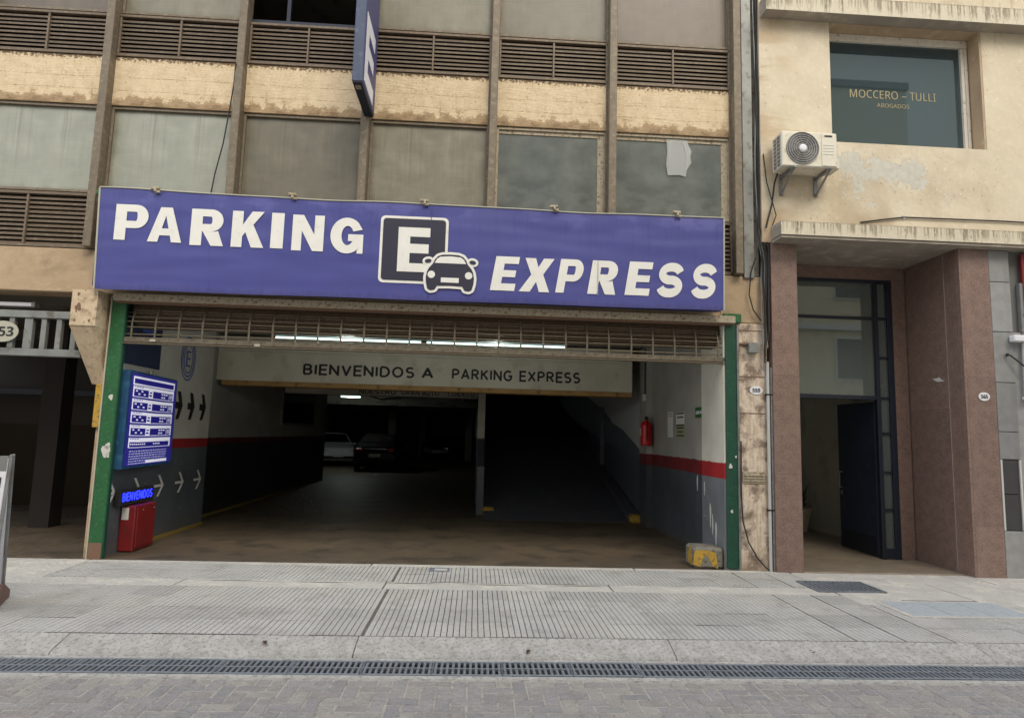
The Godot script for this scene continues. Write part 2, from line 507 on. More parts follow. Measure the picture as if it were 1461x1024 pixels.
	M.dgreen = mat(W, 0.5, 0.05, tx(81, c8(20, 74, 54), c8(14, 60, 44), c8(30, 88, 66), 0.01, 0.02, 0.6, 0.95, 0.08), 0.8)
	M.rust = mat(c8(120, 92, 74), 0.9)
	M.edge = mat(c8(172, 170, 154), 0.7)
	M.shut = mat(W, 0.5, 0.35, tx(83, c8(118, 108, 90), c8(96, 86, 70), c8(140, 130, 112), 0.03, 0.05, 0.6, 0.9, 0.1, 256), 0.5)
	M.rail = mat(W, 0.45, 0.3, tx(85, c8(124, 116, 100), c8(102, 94, 80), c8(84, 72, 58), 0.02, 0.05, 0.62, 0.85, 0.08, 256), 0.7)
	M.drum = mat(W, 0.7, 0.2, tx(87, c8(104, 86, 66), c8(84, 68, 52), c8(64, 48, 36), 0.02, 0.05, 0.6, 0.85, 0.12, 256), 0.6)
	# garage inside
	var dn := noise(91, 0.008, 5, 512)
	var dn2 := noise(92, 0.05, 4, 512)
	var dado := func(up: Color, red: Color, low: Color, y0: float, y1: float) -> StandardMaterial3D:
		return mat(Color.WHITE, 0.6, 0.0, paint(512, 512, func(u: float, v: float, x: int, y: int) -> Color:
			var h := (1.0 - v) * 4.0
			var a := dn[y * 512 + x] / 255.0
			var b := dn2[y * 512 + x] / 255.0
			var wob := (b - 0.5) * 0.012
			var c := up.lerp(up * 0.86, a)
			c = c.lerp(up * 0.7, sm(0.72, 0.9, b) * 0.3)
			if h + wob < y1:
				c = red.lerp(red * 0.75, a)
			if h + wob < y0:
				c = low.lerp(low * 0.8, a).lerp(low * 1.35, sm(0.74, 0.88, b) * 0.5)
			if h < 0.25:
				c = c.lerp(c8(92, 82, 66), (1.0 - h / 0.25) * sm(0.3, 0.7, b) * 0.7)
			return c))
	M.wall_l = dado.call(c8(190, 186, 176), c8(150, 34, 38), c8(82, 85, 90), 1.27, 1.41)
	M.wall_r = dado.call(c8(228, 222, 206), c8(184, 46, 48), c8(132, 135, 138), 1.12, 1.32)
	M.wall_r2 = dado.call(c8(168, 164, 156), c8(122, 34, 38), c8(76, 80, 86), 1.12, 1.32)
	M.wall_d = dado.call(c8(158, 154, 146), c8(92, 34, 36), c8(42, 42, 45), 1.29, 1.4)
	M.black = mat(W, 0.6, 0.0, tx(93, c8(86, 88, 98), c8(98, 100, 110), c8(112, 112, 118), 0.02, 0.03, 0.7, 0.95, 0.1, 256), 1.6)
	M.ceil = mat(W, 0.9, 0.0, tx(94, c8(112, 108, 98), c8(92, 88, 80), c8(72, 68, 60), 0.01, 0.02, 0.6, 0.9, 0.08, 256), 2.5)
	M.floor = mat(W, 0.6, 0.0, tx(95, c8(104, 90, 72), c8(86, 75, 61), c8(66, 59, 50), 0.005, 0.012, 0.5, 0.95, 0.14), 4.3, grit, 0.25)
	M.ramp = mat(W, 0.7, 0.0, tx(96, c8(88, 89, 98), c8(76, 77, 86), c8(96, 96, 100), 0.01, 0.02, 0.6, 0.9, 0.14, 256), 2.0)
	M.beam = mat(W, 0.7, 0.0, tx(97, c8(214, 208, 190), c8(198, 190, 172), c8(180, 170, 150), 0.008, 0.015, 0.6, 1.0, 0.05, 256), 2.4)
	M.ochre = mat(W, 0.7, 0.0, tx(98, c8(178, 140, 84), c8(156, 120, 70), c8(120, 92, 58), 0.01, 0.03, 0.6, 0.9, 0.1, 256), 1.5)
	M.ink = mat(c8(30, 29, 32), 0.6)
	M.yellow = mat(W, 0.7, 0.0, tx(99, c8(188, 152, 52), c8(166, 130, 44), c8(120, 104, 70), 0.02, 0.03, 0.66, 0.78, 0.12, 256), 0.5)
	M.conc = mat(W, 0.9, 0.0, tx(100, c8(138, 134, 124), c8(112, 108, 98), c8(88, 84, 74), 0.02, 0.03, 0.6, 0.8, 0.16, 256), 0.9, grit, 0.8)
	M.red = mat(W, 0.5, 0.0, tx(101, c8(132, 30, 30), c8(108, 26, 26), c8(96, 40, 34), 0.01, 0.03, 0.62, 0.9, 0.08, 256), 0.9)
	M.extred = mat(c8(196, 24, 30), 0.3)
	M.blue = mat(W, 0.45, 0.1, tx(102, c8(38, 84, 122), c8(32, 70, 106), c8(58, 104, 138), 0.01, 0.02, 0.6, 0.95, 0.06, 256), 0.9)
	M.darkblue = mat(c8(30, 42, 70), 0.5)
	M.logo = mat(c8(58, 80, 152), 0.6)
	M.grey = mat(c8(120, 120, 120), 0.6)
	M.chalk = mat(c8(196, 194, 188), 0.7)
	M.paper = mat(c8(208, 206, 198), 0.8)
	M.lime = mat(c8(156, 162, 124), 0.8)
	M.exit = mat(c8(40, 96, 48), 0.6)
	M.brass = mat(c8(176, 158, 104), 0.4, 0.6)
	M.tube = glow(Color(0.86, 1.0, 0.97), 1.1)
	M.led = glow(Color(0.12, 0.16, 1.0), 2.4)
	M.rubber = mat(c8(24, 24, 25), 0.8)
	M.chrome = mat(c8(190, 192, 196), 0.2, 0.9)
	# the office
	var pk := noise(111, 0.016, 5, 512)
	var pk2 := noise(112, 0.06, 4, 512)
	M.cream = mat(W, 0.9, 0.0, paint(1024, 1024, func(u: float, v: float, x: int, y: int) -> Color:
		var wx := 3.4 + u * 6.4
		var wy := 10.4 - v * 6.4
		var a := pk[(y / 2 % 512) * 512 + x / 2 % 512] / 255.0
		var b := pk2[(y % 512) * 512 + x % 512] / 255.0
		var c := c8(217, 206, 183).lerp(c8(202, 189, 163), a)
		c = c.lerp(c8(228, 218, 196), sm(0.5, 0.9, b) * 0.3)
		var big := pk[(y / 6 % 512) * 512 + (x / 4 + 150) % 512] / 255.0
		c = c.lerp(c8(170, 152, 126), sm(0.5, 0.85, big) * 0.5)
		var sp := pk2[((y + 70) % 512) * 512 + (x + 210) % 512] / 255.0
		c = c.lerp(c8(150, 130, 106), sm(0.78, 0.86, sp) * sm(0.4, 0.7, a) * 0.55)
		c = c.lerp(c8(236, 228, 208), sm(0.8, 0.88, 1.0 - sp) * 0.5)
		c = c.lerp(c8(170, 150, 124), sm(0.35, 0.8, big) * 0.45 * (1.0 - sm(4.4, 4.75, wy)))
		c = c.lerp(c8(168, 146, 116), sm(0.84, 0.94, b) * 0.5)
		var d := Vector2((wx - 5.22) / 0.9, (wy - 5.19) / 0.27).length() + (a - 0.5) * 3.0 + (b - 0.5) * 1.9 + 0.2
		c = c.lerp(c8(146, 128, 106), (1.0 - sm(0.0, 0.05, absf(d - 0.74))) * 0.8)
		c = c.lerp(c8(204, 200, 186).lerp(c8(184, 182, 170), b), 1.0 - sm(0.70, 0.74, d))
		var k := pk2[(y / 16 % 512) * 512 + x % 512] / 255.0
		c = c.lerp(c8(156, 134, 108), sm(0.6, 0.9, k) * 0.35 * sm(6.6, 7.4, wy))
		c = c.lerp(c8(176, 150, 116), sm(0.45, 0.75, pk[(y % 512) * 512 + (x / 3) % 512] / 255.0) * 0.5 * (1.0 - sm(3.75, 4.3, wx)))
		return c), 0.0, rough_n, 0.12)
	M.ledge = mat(W, 0.9, 0.0, paint(1024, 64, func(u: float, v: float, x: int, y: int) -> Color:
		var a := pk2[((y * 2) % 512) * 512 + (x * 3) % 512] / 255.0
		var k := pk2[40 * 512 + (x * 2) % 512] / 255.0
		var k2 := pk2[200 * 512 + x % 512] / 255.0
		var c := c8(216, 208, 188).lerp(c8(198, 188, 164), a)
		var dr := pk2[((y / 2) % 512) * 512 + (x * 5) % 512] / 255.0
		c = c.lerp(c8(140, 128, 108), sm(0.4, 0.75, k) * (1.0 - sm(k2 * 0.7, k2 * 0.7 + 0.5, v)) * (0.5 + 0.5 * dr))
		c = c.lerp(c8(108, 98, 84), sm(0.5, 0.85, k2) * sm(0.35, 0.8, dr) * (1.0 - v * 0.5) * 0.85)
		c = c.lerp(c8(126, 112, 92), (1.0 - sm(0.0, 0.06 + 0.3 * a * a, v)) * 0.45)
		return c))
	M.soffit = mat(W, 0.9, 0.0, tx(115, c8(168, 158, 144), c8(146, 138, 126), c8(184, 176, 162), 0.006, 0.01, 0.6, 0.9, 0.05), 2.0)
	M.reveal = mat(W, 0.9, 0.0, tx(116, c8(186, 164, 136), c8(166, 144, 118), c8(196, 178, 150), 0.01, 0.02, 0.6, 0.9, 0.08, 256), 1.5)
	var gr := tx(117, c8(142, 118, 107), c8(114, 92, 83), c8(150, 128, 117), 0.01, 0.05, 0.4, 0.95, 0.3)
	M.granite = []
	for k in [0.97, 0.95, 0.99, 0.93]:
		M.granite.append(mat(Color(k, k, k), 0.32, 0.0, gr, 0.9))
	var gg := tx(118, c8(140, 140, 138), c8(122, 122, 122), c8(172, 172, 170), 0.008, 0.2, 0.55, 0.85, 0.22)
	M.stone = []
	for k in [1.0, 0.93, 1.06]:
		M.stone.append(mat(Color(k, k, k), 0.5, 0.0, gg, 0.8))
	M.darkstone = mat(c8(112, 112, 114), 0.5, 0.0, gg, 0.8)
	M.peel = mat(W, 0.9, 0.0, paint(128, 1024, func(u: float, v: float, x: int, y: int) -> Color:
		var a := pk[((y * 2 / 3) % 512) * 512 + (x * 2 / 3 + 40) % 512] / 255.0
		var b := pk2[((y / 2 + 90) % 512) * 512 + (x / 2 + 200) % 512] / 255.0
		var st := pk2[((y / 10) % 512) * 512 + (x + 77) % 512] / 255.0
		var f := pk2[(y % 512) * 512 + (x * 2) % 512] / 255.0
		var c := c8(208, 192, 172).lerp(c8(186, 168, 147), sm(0.3, 0.75, st))
		c = c.lerp(c8(222, 212, 197), sm(0.5, 0.75, b) * 0.5)
		c = c.lerp(c8(156, 140, 124), sm(0.52, 0.6, a + (f - 0.5) * 0.16) * 0.6)
		c = c.lerp(c8(122, 106, 92), sm(0.66, 0.76, a + (f - 0.5) * 0.2) * 0.8)
		c = c.lerp(c8(92, 78, 66), sm(0.84, 0.9, f) * 0.5)
		c = c.lerp(c8(140, 122, 102), sm(0.9, 1.0, v) * 0.5)
		return c), 0.0, rough_n, 0.2)
	M.frame = mat(W, 0.6, 0.0, tx(121, c8(224, 218, 206), c8(208, 200, 186), c8(170, 158, 138), 0.02, 0.03, 0.7, 0.9, 0.05, 256), 0.9)
	M.bracket = mat(W, 0.9, 0.0, tx(131, c8(204, 186, 158), c8(182, 162, 134), c8(156, 136, 112), 0.02, 0.04, 0.6, 0.85, 0.16, 256), 1.1, rough_n, 0.3)
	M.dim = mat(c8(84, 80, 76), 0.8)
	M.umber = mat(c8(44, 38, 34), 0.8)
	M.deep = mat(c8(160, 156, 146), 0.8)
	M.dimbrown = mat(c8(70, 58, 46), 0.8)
	M.dullyellow = mat(c8(128, 106, 44), 0.8)
	M.navyframe = mat(c8(32, 38, 52), 0.45, 0.2)
	M.navydoor = mat(W, 0.4, 0.1, tx(122, c8(44, 54, 74), c8(38, 47, 66), c8(54, 63, 84), 0.01, 0.02, 0.6, 0.95, 0.05, 256), 1.0)
	M.lobby = mat(W, 0.7, 0.0, tx(123, c8(228, 230, 220), c8(216, 218, 206), c8(200, 200, 188), 0.006, 0.01, 0.6, 0.9, 0.04, 256), 2.0)
	M.lobbyfloor = mat(W, 0.35, 0.0, tx(124, c8(146, 134, 117), c8(124, 113, 98), c8(158, 146, 128), 0.01, 0.03, 0.6, 0.9, 0.08, 256), 1.2)
	M.pot = mat(c8(196, 188, 166), 0.7)
	M.curtain = mat(c8(104, 116, 128), 0.9)
	M.gold = mat(c8(150, 140, 106), 0.5, 0.2)
	M.officeglass = glass(c8(92, 110, 116), 0.55, 0.015, 0.65)
	M.glass = glass(c8(120, 130, 128), 0.28, 0.02, 0.4)
	M.dirtyglass = mat(Color(1, 1, 1, 0.9), 0.12, 0.2, paint(256, 256, func(u: float, v: float, x: int, y: int) -> Color:
		var a := pane_n[(y * 2) * 512 + (x * 2)] / 255.0
		var st := pane_s[((y / 6) % 512) * 512 + (x * 2) % 512] / 255.0
		var c := c8(128, 133, 128).lerp(c8(106, 112, 109), a)
		c = c.lerp(c8(138, 143, 138), sm(0.6, 0.9, st) * 0.15)
		c = c.lerp(c8(84, 90, 86), sm(0.3, 0.9, a) * sm(0.3, 0.95, v) * 0.4)
		c = c.lerp(c8(134, 140, 136), (1.0 - sm(0.0, 0.1, v)) * 0.5)
		return c))
	M.dirtyglass.transparency = BaseMaterial3D.TRANSPARENCY_ALPHA
	M.acwhite = mat(W, 0.45, 0.0, tx(125, c8(224, 218, 200), c8(210, 204, 186), c8(190, 180, 158), 0.01, 0.02, 0.65, 0.95, 0.03, 256), 0.8)
	M.acgrey = mat(c8(120, 118, 116), 0.5)
	M.acring = mat(c8(150, 148, 145), 0.5)
	M.steel = mat(W, 0.4, 0.5, tx(126, c8(150, 152, 152), c8(126, 128, 130), c8(110, 100, 90), 0.02, 0.03, 0.65, 0.9, 0.06, 256), 0.6)
	M.cable = mat(c8(40, 38, 36), 0.7)
	M.zinc = mat(W, 0.5, 0.3, tx(127, c8(142, 144, 140), c8(120, 122, 120), c8(104, 100, 92), 0.01, 0.02, 0.6, 0.9, 0.06, 256), 1.0)
	M.pvc = mat(c8(186, 186, 180), 0.5)
	M.bluetile = mat(W, 0.7, 0.0, tx(128, c8(158, 165, 168), c8(170, 175, 178), c8(148, 152, 153), 0.02, 0.03, 0.6, 0.9, 0.1, 256), 0.6, grit, 0.4)
	M.wood = mat(c8(112, 86, 74), 0.7)
	M.carpaint_dark = mat(c8(26, 28, 32), 0.22, 0.2)
	M.carpaint_white = mat(c8(206, 208, 210), 0.25)
	M.carglass = mat(c8(14, 16, 18), 0.08)
	M.taillight = mat(c8(150, 14, 14), 0.2)
	M.headlight = mat(c8(206, 210, 214), 0.12, 0.4)

func _ready() -> void:
	rng.seed = 4
	# ---------- camera, sky, sun, exposure
	var cam := Camera3D.new()
	cam.name = "camera"
	add_child(cam)
	cam.position = Vector3(0, 1.6, 8.166)
	cam.rotation_order = EULER_ORDER_YXZ
	cam.rotation_degrees = Vector3(6.660, -3.023, 1.591)
	cam.fov = 57.94; cam.near = 0.05; cam.far = 600.0; cam.current = true
	var sky_m := ProceduralSkyMaterial.new()
	sky_m.sky_top_color = Color(0.85, 0.88, 0.93); sky_m.sky_horizon_color = Color(0.95, 0.945, 0.935); sky_m.sky_curve = 0.2
	sky_m.ground_bottom_color = Color(0.45, 0.44, 0.42); sky_m.ground_horizon_color = Color(0.7, 0.69, 0.67)
	sky_m.sky_energy_multiplier = 1.1
	var sky := Sky.new()
	sky.sky_material = sky_m
	var env := Environment.new()
	env.background_mode = Environment.BG_SKY; env.sky = sky
	env.tonemap_mode = Environment.TONE_MAPPER_LINEAR
	env.tonemap_exposure = 1.95
	env.sdfgi_enabled = true; env.ssao_enabled = true; env.ssil_enabled = true
	var we := WorldEnvironment.new()
	we.name = "environment"; we.environment = env
	add_child(we)
	var sun := DirectionalLight3D.new()
	sun.name = "sun"
	add_child(sun)
	sun.look_at_from_position(Vector3(2.5, 7.5, 6.8), Vector3.ZERO)
	sun.light_energy = 0.42; sun.light_color = Color(1.0, 0.965, 0.91); sun.light_angular_distance = 30.0; sun.shadow_enabled = true

	var sf := SystemFont.new()
	sf.font_names = PackedStringArray(["Droid Sans"]); sf.font_weight = 700
	heavy = sf
	var sf2 := SystemFont.new()
	sf2.font_names = PackedStringArray(["Droid Sans"]); sf2.font_weight = 400
	plain_font = sf2
	make_materials()
	build_ground()
	build_garage_front()
	build_garage_inside()
	build_office()
	build_opposite()
	build_sign()
	build_garage_things()
	build_office_things()
	build_small_things()

# ---------- ground, road, drain, kerb, pavement
func build_ground() -> void:
	struct_("ground", bx(500, 0.1, 500), M.asphalt, Vector3(0, -0.21, 0))
	var road := struct_("road", bx(24, 0.04, 5.2), M.sand, Vector3(0, -0.1045, 6.06))
	var pm := []
	for k in 3:
		var b := MB.new()
		b.box(Vector3.ZERO, Vector3(0.190 + k * 0.001, 0.04, 0.090), 0.006)
		pm.append(b.mesh())
	var near_cells := []
	for j in range(0, 50):
		for i in range(-110, 110):
			var k := posmod(i - j, 4)
			if k == 0 or k == 3:
				var c := Vector3((i + 1.0) * 0.1, 0, 3.5 + (j + 0.5) * 0.1) if k == 0 else Vector3((i + 0.5) * 0.1, 0, 3.5 + (j + 1.0) * 0.1)
				near_cells.append([c, k])
	for i in range(-110, 110):
		if posmod(i, 4) == 2:
			near_cells.push_front([Vector3((i + 0.5) * 0.1, 0, 3.55), 1])
	var seen := 0
	var far := MB.new()
	var hb := MB.new()
	hb.box(Vector3.ZERO, Vector3(0.092, 0.04, 0.091), 0.006)
	var half_paver := hb.mesh()
	for cell in near_cells:
		var c: Vector3 = cell[0]
		var turn := 0.0 if cell[1] == 0 else PI / 2
		var half := (8.166 - c.z) * 0.84 + 0.1
		var vis := c.z < 4.42 and c.x > -half + 0.55 and c.x < half + 0.42
		var y := -0.1 + rng.randf_range(-0.0025, 0.0025)
		var rot := Vector3(rng.randf_range(-0.008, 0.008), turn + rng.randf_range(-0.012, 0.012), rng.randf_range(-0.006, 0.006))
		if vis and seen < 300:
			seen += 1
			sub("paver", half_paver if cell[1] == 1 else pm[rng.randi() % 3], M.paver[rng.randi() % 5], road, Vector3(c.x, y, c.z) - road.position, rot)
		else:
			far.t = Transform3D(Basis.from_euler(rot), Vector3(c.x, y, c.z) - road.position)
			far.box(Vector3.ZERO, Vector3(0.092 if cell[1] == 1 else 0.19, 0.04, 0.09))
	var st := sub("pavers", far.mesh(), M.paver[0], road)
	st.set_meta("kind", "stuff")
	# drain: two concrete borders and cast gratings
	var border := struct_("drain_border", bx(24, 0.12, 0.06, 0.006), M.kerb, Vector3(0, -0.142, 3.085))
	sub("border_strip", bx(24, 0.12, 0.08, 0.006), M.kerb, border, Vector3(0, -0.004, 0.345))
	var drain := thing("trench_drain", "long cast iron trench drain of slotted gratings between kerb and paver road", "drain", Vector3(0, -0.08, 3.25))
	sub("channel", bx(20, 0.02, 0.28), M.pit, drain, Vector3(0, -0.3, 0))
	var fr := MB.new()
	for z in [-0.128, 0.0, 0.128]:
		fr.box(Vector3(0, -0.012, z), Vector3(0.497, 0.024, 0.022 if z != 0.0 else 0.012), 0.003)
	for x in [-0.2465, 0.2465]:
		fr.box(Vector3(x, -0.013, 0), Vector3(0.004, 0.022, 0.25))
	var frm := fr.mesh()
	var br := MB.new()
	for zz in [-1.0, 1.0]:
		br.box(Vector3(0, -0.012, zz * 0.0615), Vector3(0.0195, 0.02, 0.108), 0.003)
		pass
	var brm := br.mesh()
	for k in range(-12, 13):
		var g := sub("grating", frm, M.iron, drain, Vector3(k * 0.5, rng.randf_range(-0.003, 0.003), 0), Vector3(0, rng.randf_range(-0.006, 0.006), 0))
		for q in 12:
			sub("bar", brm, M.iron, g, Vector3(-0.2292 + q * 0.04167, rng.randf_range(-0.0015, 0.0005), 0))
	# kerb
	var kerb := struct_("kerb", bx(24, 0.1, 0.24), M.kerb, Vector3(0, -0.19, 2.93))
	var xs := [-9.6, -7.4, -5.2, -3.05, -0.86, 1.6, 4.15, 6.7, 9.6]
	for i in xs.size() - 1:
		var w: float = xs[i + 1] - xs[i] - 0.008
		var b := MB.new()
		b.t = Transform3D(Basis(Vector3.UP, PI / 2), Vector3.ZERO)
		b.prism(PackedVector2Array([Vector2(-3.055, -0.14), Vector2(-2.802, -0.14), Vector2(-2.802, -0.004), Vector2(-2.81, 0.0), Vector2(-3.035, -0.062), Vector2(-3.055, -0.082)]), -w / 2, w / 2)
		var m2: Material = M.kerb
		put("kerb_stone", b.mesh(), m2, kerb, Vector3((xs[i] + xs[i + 1]) / 2, rng.randf_range(-0.002, 0.001), 0))
	# pavement
	var walk := struct_("sidewalk", bx(24, 0.2, 2.8), M.grout, Vector3(0, -0.109, 1.4))
	var tb := MB.new()
	for k in 8:
		var x := -0.175 + k * 0.05
		var w := 0.0205
		tb.quad(Vector3(x - w, 0, 0.198), Vector3(x + w, 0, 0.198), Vector3(x + w, 0, -0.198), Vector3(x - w, 0, -0.198))
		for s in [-1.0, 1.0]:
			var a := Vector3(x + s * w, 0, 0.198 * s)
			var b := Vector3(x + s * w, 0, -0.198 * s)
			tb.quad(Vector3(x + s * (w + 0.002), -0.011, 0.198 * s), Vector3(x + s * (w + 0.002), -0.011, -0.198 * s), b, a)
	var tile := tb.mesh()
	var plain_tile := bx(0.395, 0.012, 0.395, 0.003)
	var rows := [2.598, 2.205, 1.812, 1.432, 0.725, 0.332]
	for r in rows.size():
		for i in range(-20, 20):
			var x := (i + 0.5) * 0.4 - 0.05 + (0.024 if i >= -2 else 0.0) + (0.02 if i >= 8 else 0.0) + (0.02 if i >= 9 else 0.0) + (0.02 if i >= 10 else 0.0)
			var z: float = rows[r]
			if x > 3.95 and z < 1.6:
				continue
			if x < -4.5 and z < 0.8:
				continue
			if (x < -5.5 or x > 6.1) and z > 1.6:
				continue
			var sunk := rng.randf_range(-0.003, 0.0012)
			sub("paving_tile", tile, M.tile[4 if r == 1 and rng.randf() < 0.6 else ((rng.randi() % 5) if rng.randf() < 0.5 else 0)], walk, Vector3(x, sunk + 0.109, z - 1.4), Vector3(rng.randf_range(-0.004, 0.004), rng.randf_range(-0.006, 0.006), rng.randf_range(-0.003, 0.003)))
	var ck := MB.new()
	var cx := -2.9
	while cx < 1.5:
		var zz0: float = 1.0 + sin(cx * 3.1) * 0.012
		var zz1: float = 1.0 + sin((cx + 0.1) * 3.1) * 0.012
		var th: float = 0.005 + 0.004 * sin(cx * 7.0)
		ck.quad(Vector3(cx, 0.0035, zz0 + th), Vector3(cx + 0.1, 0.0035, zz1 + th), Vector3(cx + 0.1, 0.0035, zz1 - th), Vector3(cx, 0.0035, zz0 - th))
		cx += 0.1
	put("crack", ck.mesh(), M.grout, walk)
	# smooth bands and patches
	for p in [[-9.6, -3.0, 0.925, 1.235], [-2.99, -0.9, 0.925, 1.235], [-0.89, 1.5, 0.925, 1.235], [1.51, 3.94, 0.925, 1.235], [-9.6, -4.46, 0.13, 0.92], [-9.6, -4.5, 0.0, 0.125], [-4.49, -1.2, 0.0, 0.125], [-1.19, 2.0, 0.0, 0.125], [2.01, 3.94, 0.0, 0.125],
			[3.96, 6.2, 0.02, 0.6], [6.21, 9.6, 0.02, 0.88], [3.96, 4.5, 1.1, 1.62], [5.32, 6.4, 0.89, 1.62], [6.41, 9.6, 0.89, 1.62], [4.5, 5.31, 0.61, 1.38], [3.96, 4.49, 0.61, 0.62]]:
		if p[1] - p[0] < 0.2 or p[3] - p[2] < 0.02:
			continue
		span("paving_slab", M.slab, walk, p[0], p[1] - 0.006, -0.02, rng.randf_range(-0.002, 0.001), p[2], p[3] - 0.005, 0.003)
	span("paving_slab", M.slab, walk, 5.32, 6.2, -0.02, 0.0, 0.605, 0.884, 0.003)
	for s in [-1.0, 1.0]:
		span("paving_slab", M.slab, walk, 6.15 if s > 0 else -9.6, 9.6 if s > 0 else -5.7, -0.02, 0.0, 1.63, 2.795, 0.003)

# ---------- the garage building: front
const BAYS := [-9.9, -8.22, -6.55, -4.87, -3.2, -1.565, 0.094, 1.674, 3.36]
var garage: Node3D

func louvre(parent: Node3D, x0: float, x1: float, y0: float, y1: float, halves := 2) -> void:
	var p := span("louvre", M.dark, parent, x0, x1, y0, y1, -0.16, -0.13)
	var w := x1 - x0
	for y in [y0 + 0.018, y1 - 0.018]:
		put("rail", bx(w, 0.036, 0.06, 0.004), M.brown, p, Vector3((x0 + x1) / 2, y, -0.03))
	for k in halves + 1:
		var x := x0 + 0.015 + (w - 0.03) * k / halves
		put("stile", bx(0.026, y1 - y0 - 0.074, 0.056, 0.004), M.brown, p, Vector3(x, (y0 + y1) / 2, -0.031))
	var n := int(round((y1 - y0 - 0.07) / 0.056))
	var sw := (w - 0.03) / halves - 0.03
	var sl := MB.new()
	sl.box(Vector3.ZERO, Vector3(sw, 0.008, 0.062))
	sl.box(Vector3(0, -0.001, 0.031), Vector3(sw, 0.009, 0.006))
	sl.t = Transform3D(Basis(Vector3.RIGHT, -0.75), Vector3.ZERO)
	sl.box(Vector3(0, -0.022, 0.024), Vector3(sw, 0.026, 0.004))
	var slm := sl.mesh()
	for k in halves:
		for i in n:
			var y := y0 + 0.036 + (i + 0.5) * (y1 - y0 - 0.072) / n
			put("slat", slm, M.brown, p, Vector3(x0 + 0.015 + (w - 0.03) * (k + 0.5) / halves, y, -0.05), Vector3(0.75 + rng.randf_range(-0.06, 0.06), 0, rng.randf_range(-0.003, 0.003)))

func pane(parent: Node3D, x0: float, x1: float, y0: float, y1: float, m: Material, glassy := false, label := "") -> MeshInstance3D:
	var b := MB.new()
	b.quad(Vector3(x0, y0, 0), Vector3(x1, y0, 0), Vector3(x1, y1, 0), Vector3(x0, y1, 0), Rect2(0, 0, 1, 1))
	b.quad(Vector3(x1, y0, -0.008), Vector3(x0, y0, -0.008), Vector3(x0, y1, -0.008), Vector3(x1, y1, -0.008), Rect2(0, 0, 1, 1))
	var o := put("window_pane", b.mesh(), m, parent, Vector3(0, 0, -0.07))
	if label:
		o.set_meta("label", label)
	var f := MB.new()
	var t := 0.03
	for e in [[x0, x1, y0 - 0.004, y0 + t], [x0, x1, y1 - t, y1 + 0.004], [x0, x0 + t, y0 + t, y1 - t], [x1 - t, x1, y0 + t, y1 - t]]:
		f.box(Vector3((e[0] + e[1]) / 2, (e[2] + e[3]) / 2, 0.0), Vector3(e[1] - e[0], e[3] - e[2], 0.05), 0.003)
	if glassy:
		f.box(Vector3(x1 - t - 0.045, (y0 + y1) / 2, -0.012), Vector3(0.09, y1 - y0 - t * 2, 0.03), 0.003)
		f.box(Vector3((x0 + x1) / 2 - 0.045, y1 - t - 0.025, -0.012), Vector3(x1 - x0 - t * 2 - 0.09, 0.05, 0.03), 0.003)
	put("frame", f.mesh(), M.lintel if glassy else M.mull, o, Vector3(0, 0, -0.06))
	return o

func sheet_mat() -> StandardMaterial3D:
	var m := mat(Color(0.78, 0.79, 0.78, 0.42), 0.35)
	m.transparency = BaseMaterial3D.TRANSPARENCY_ALPHA
	return m

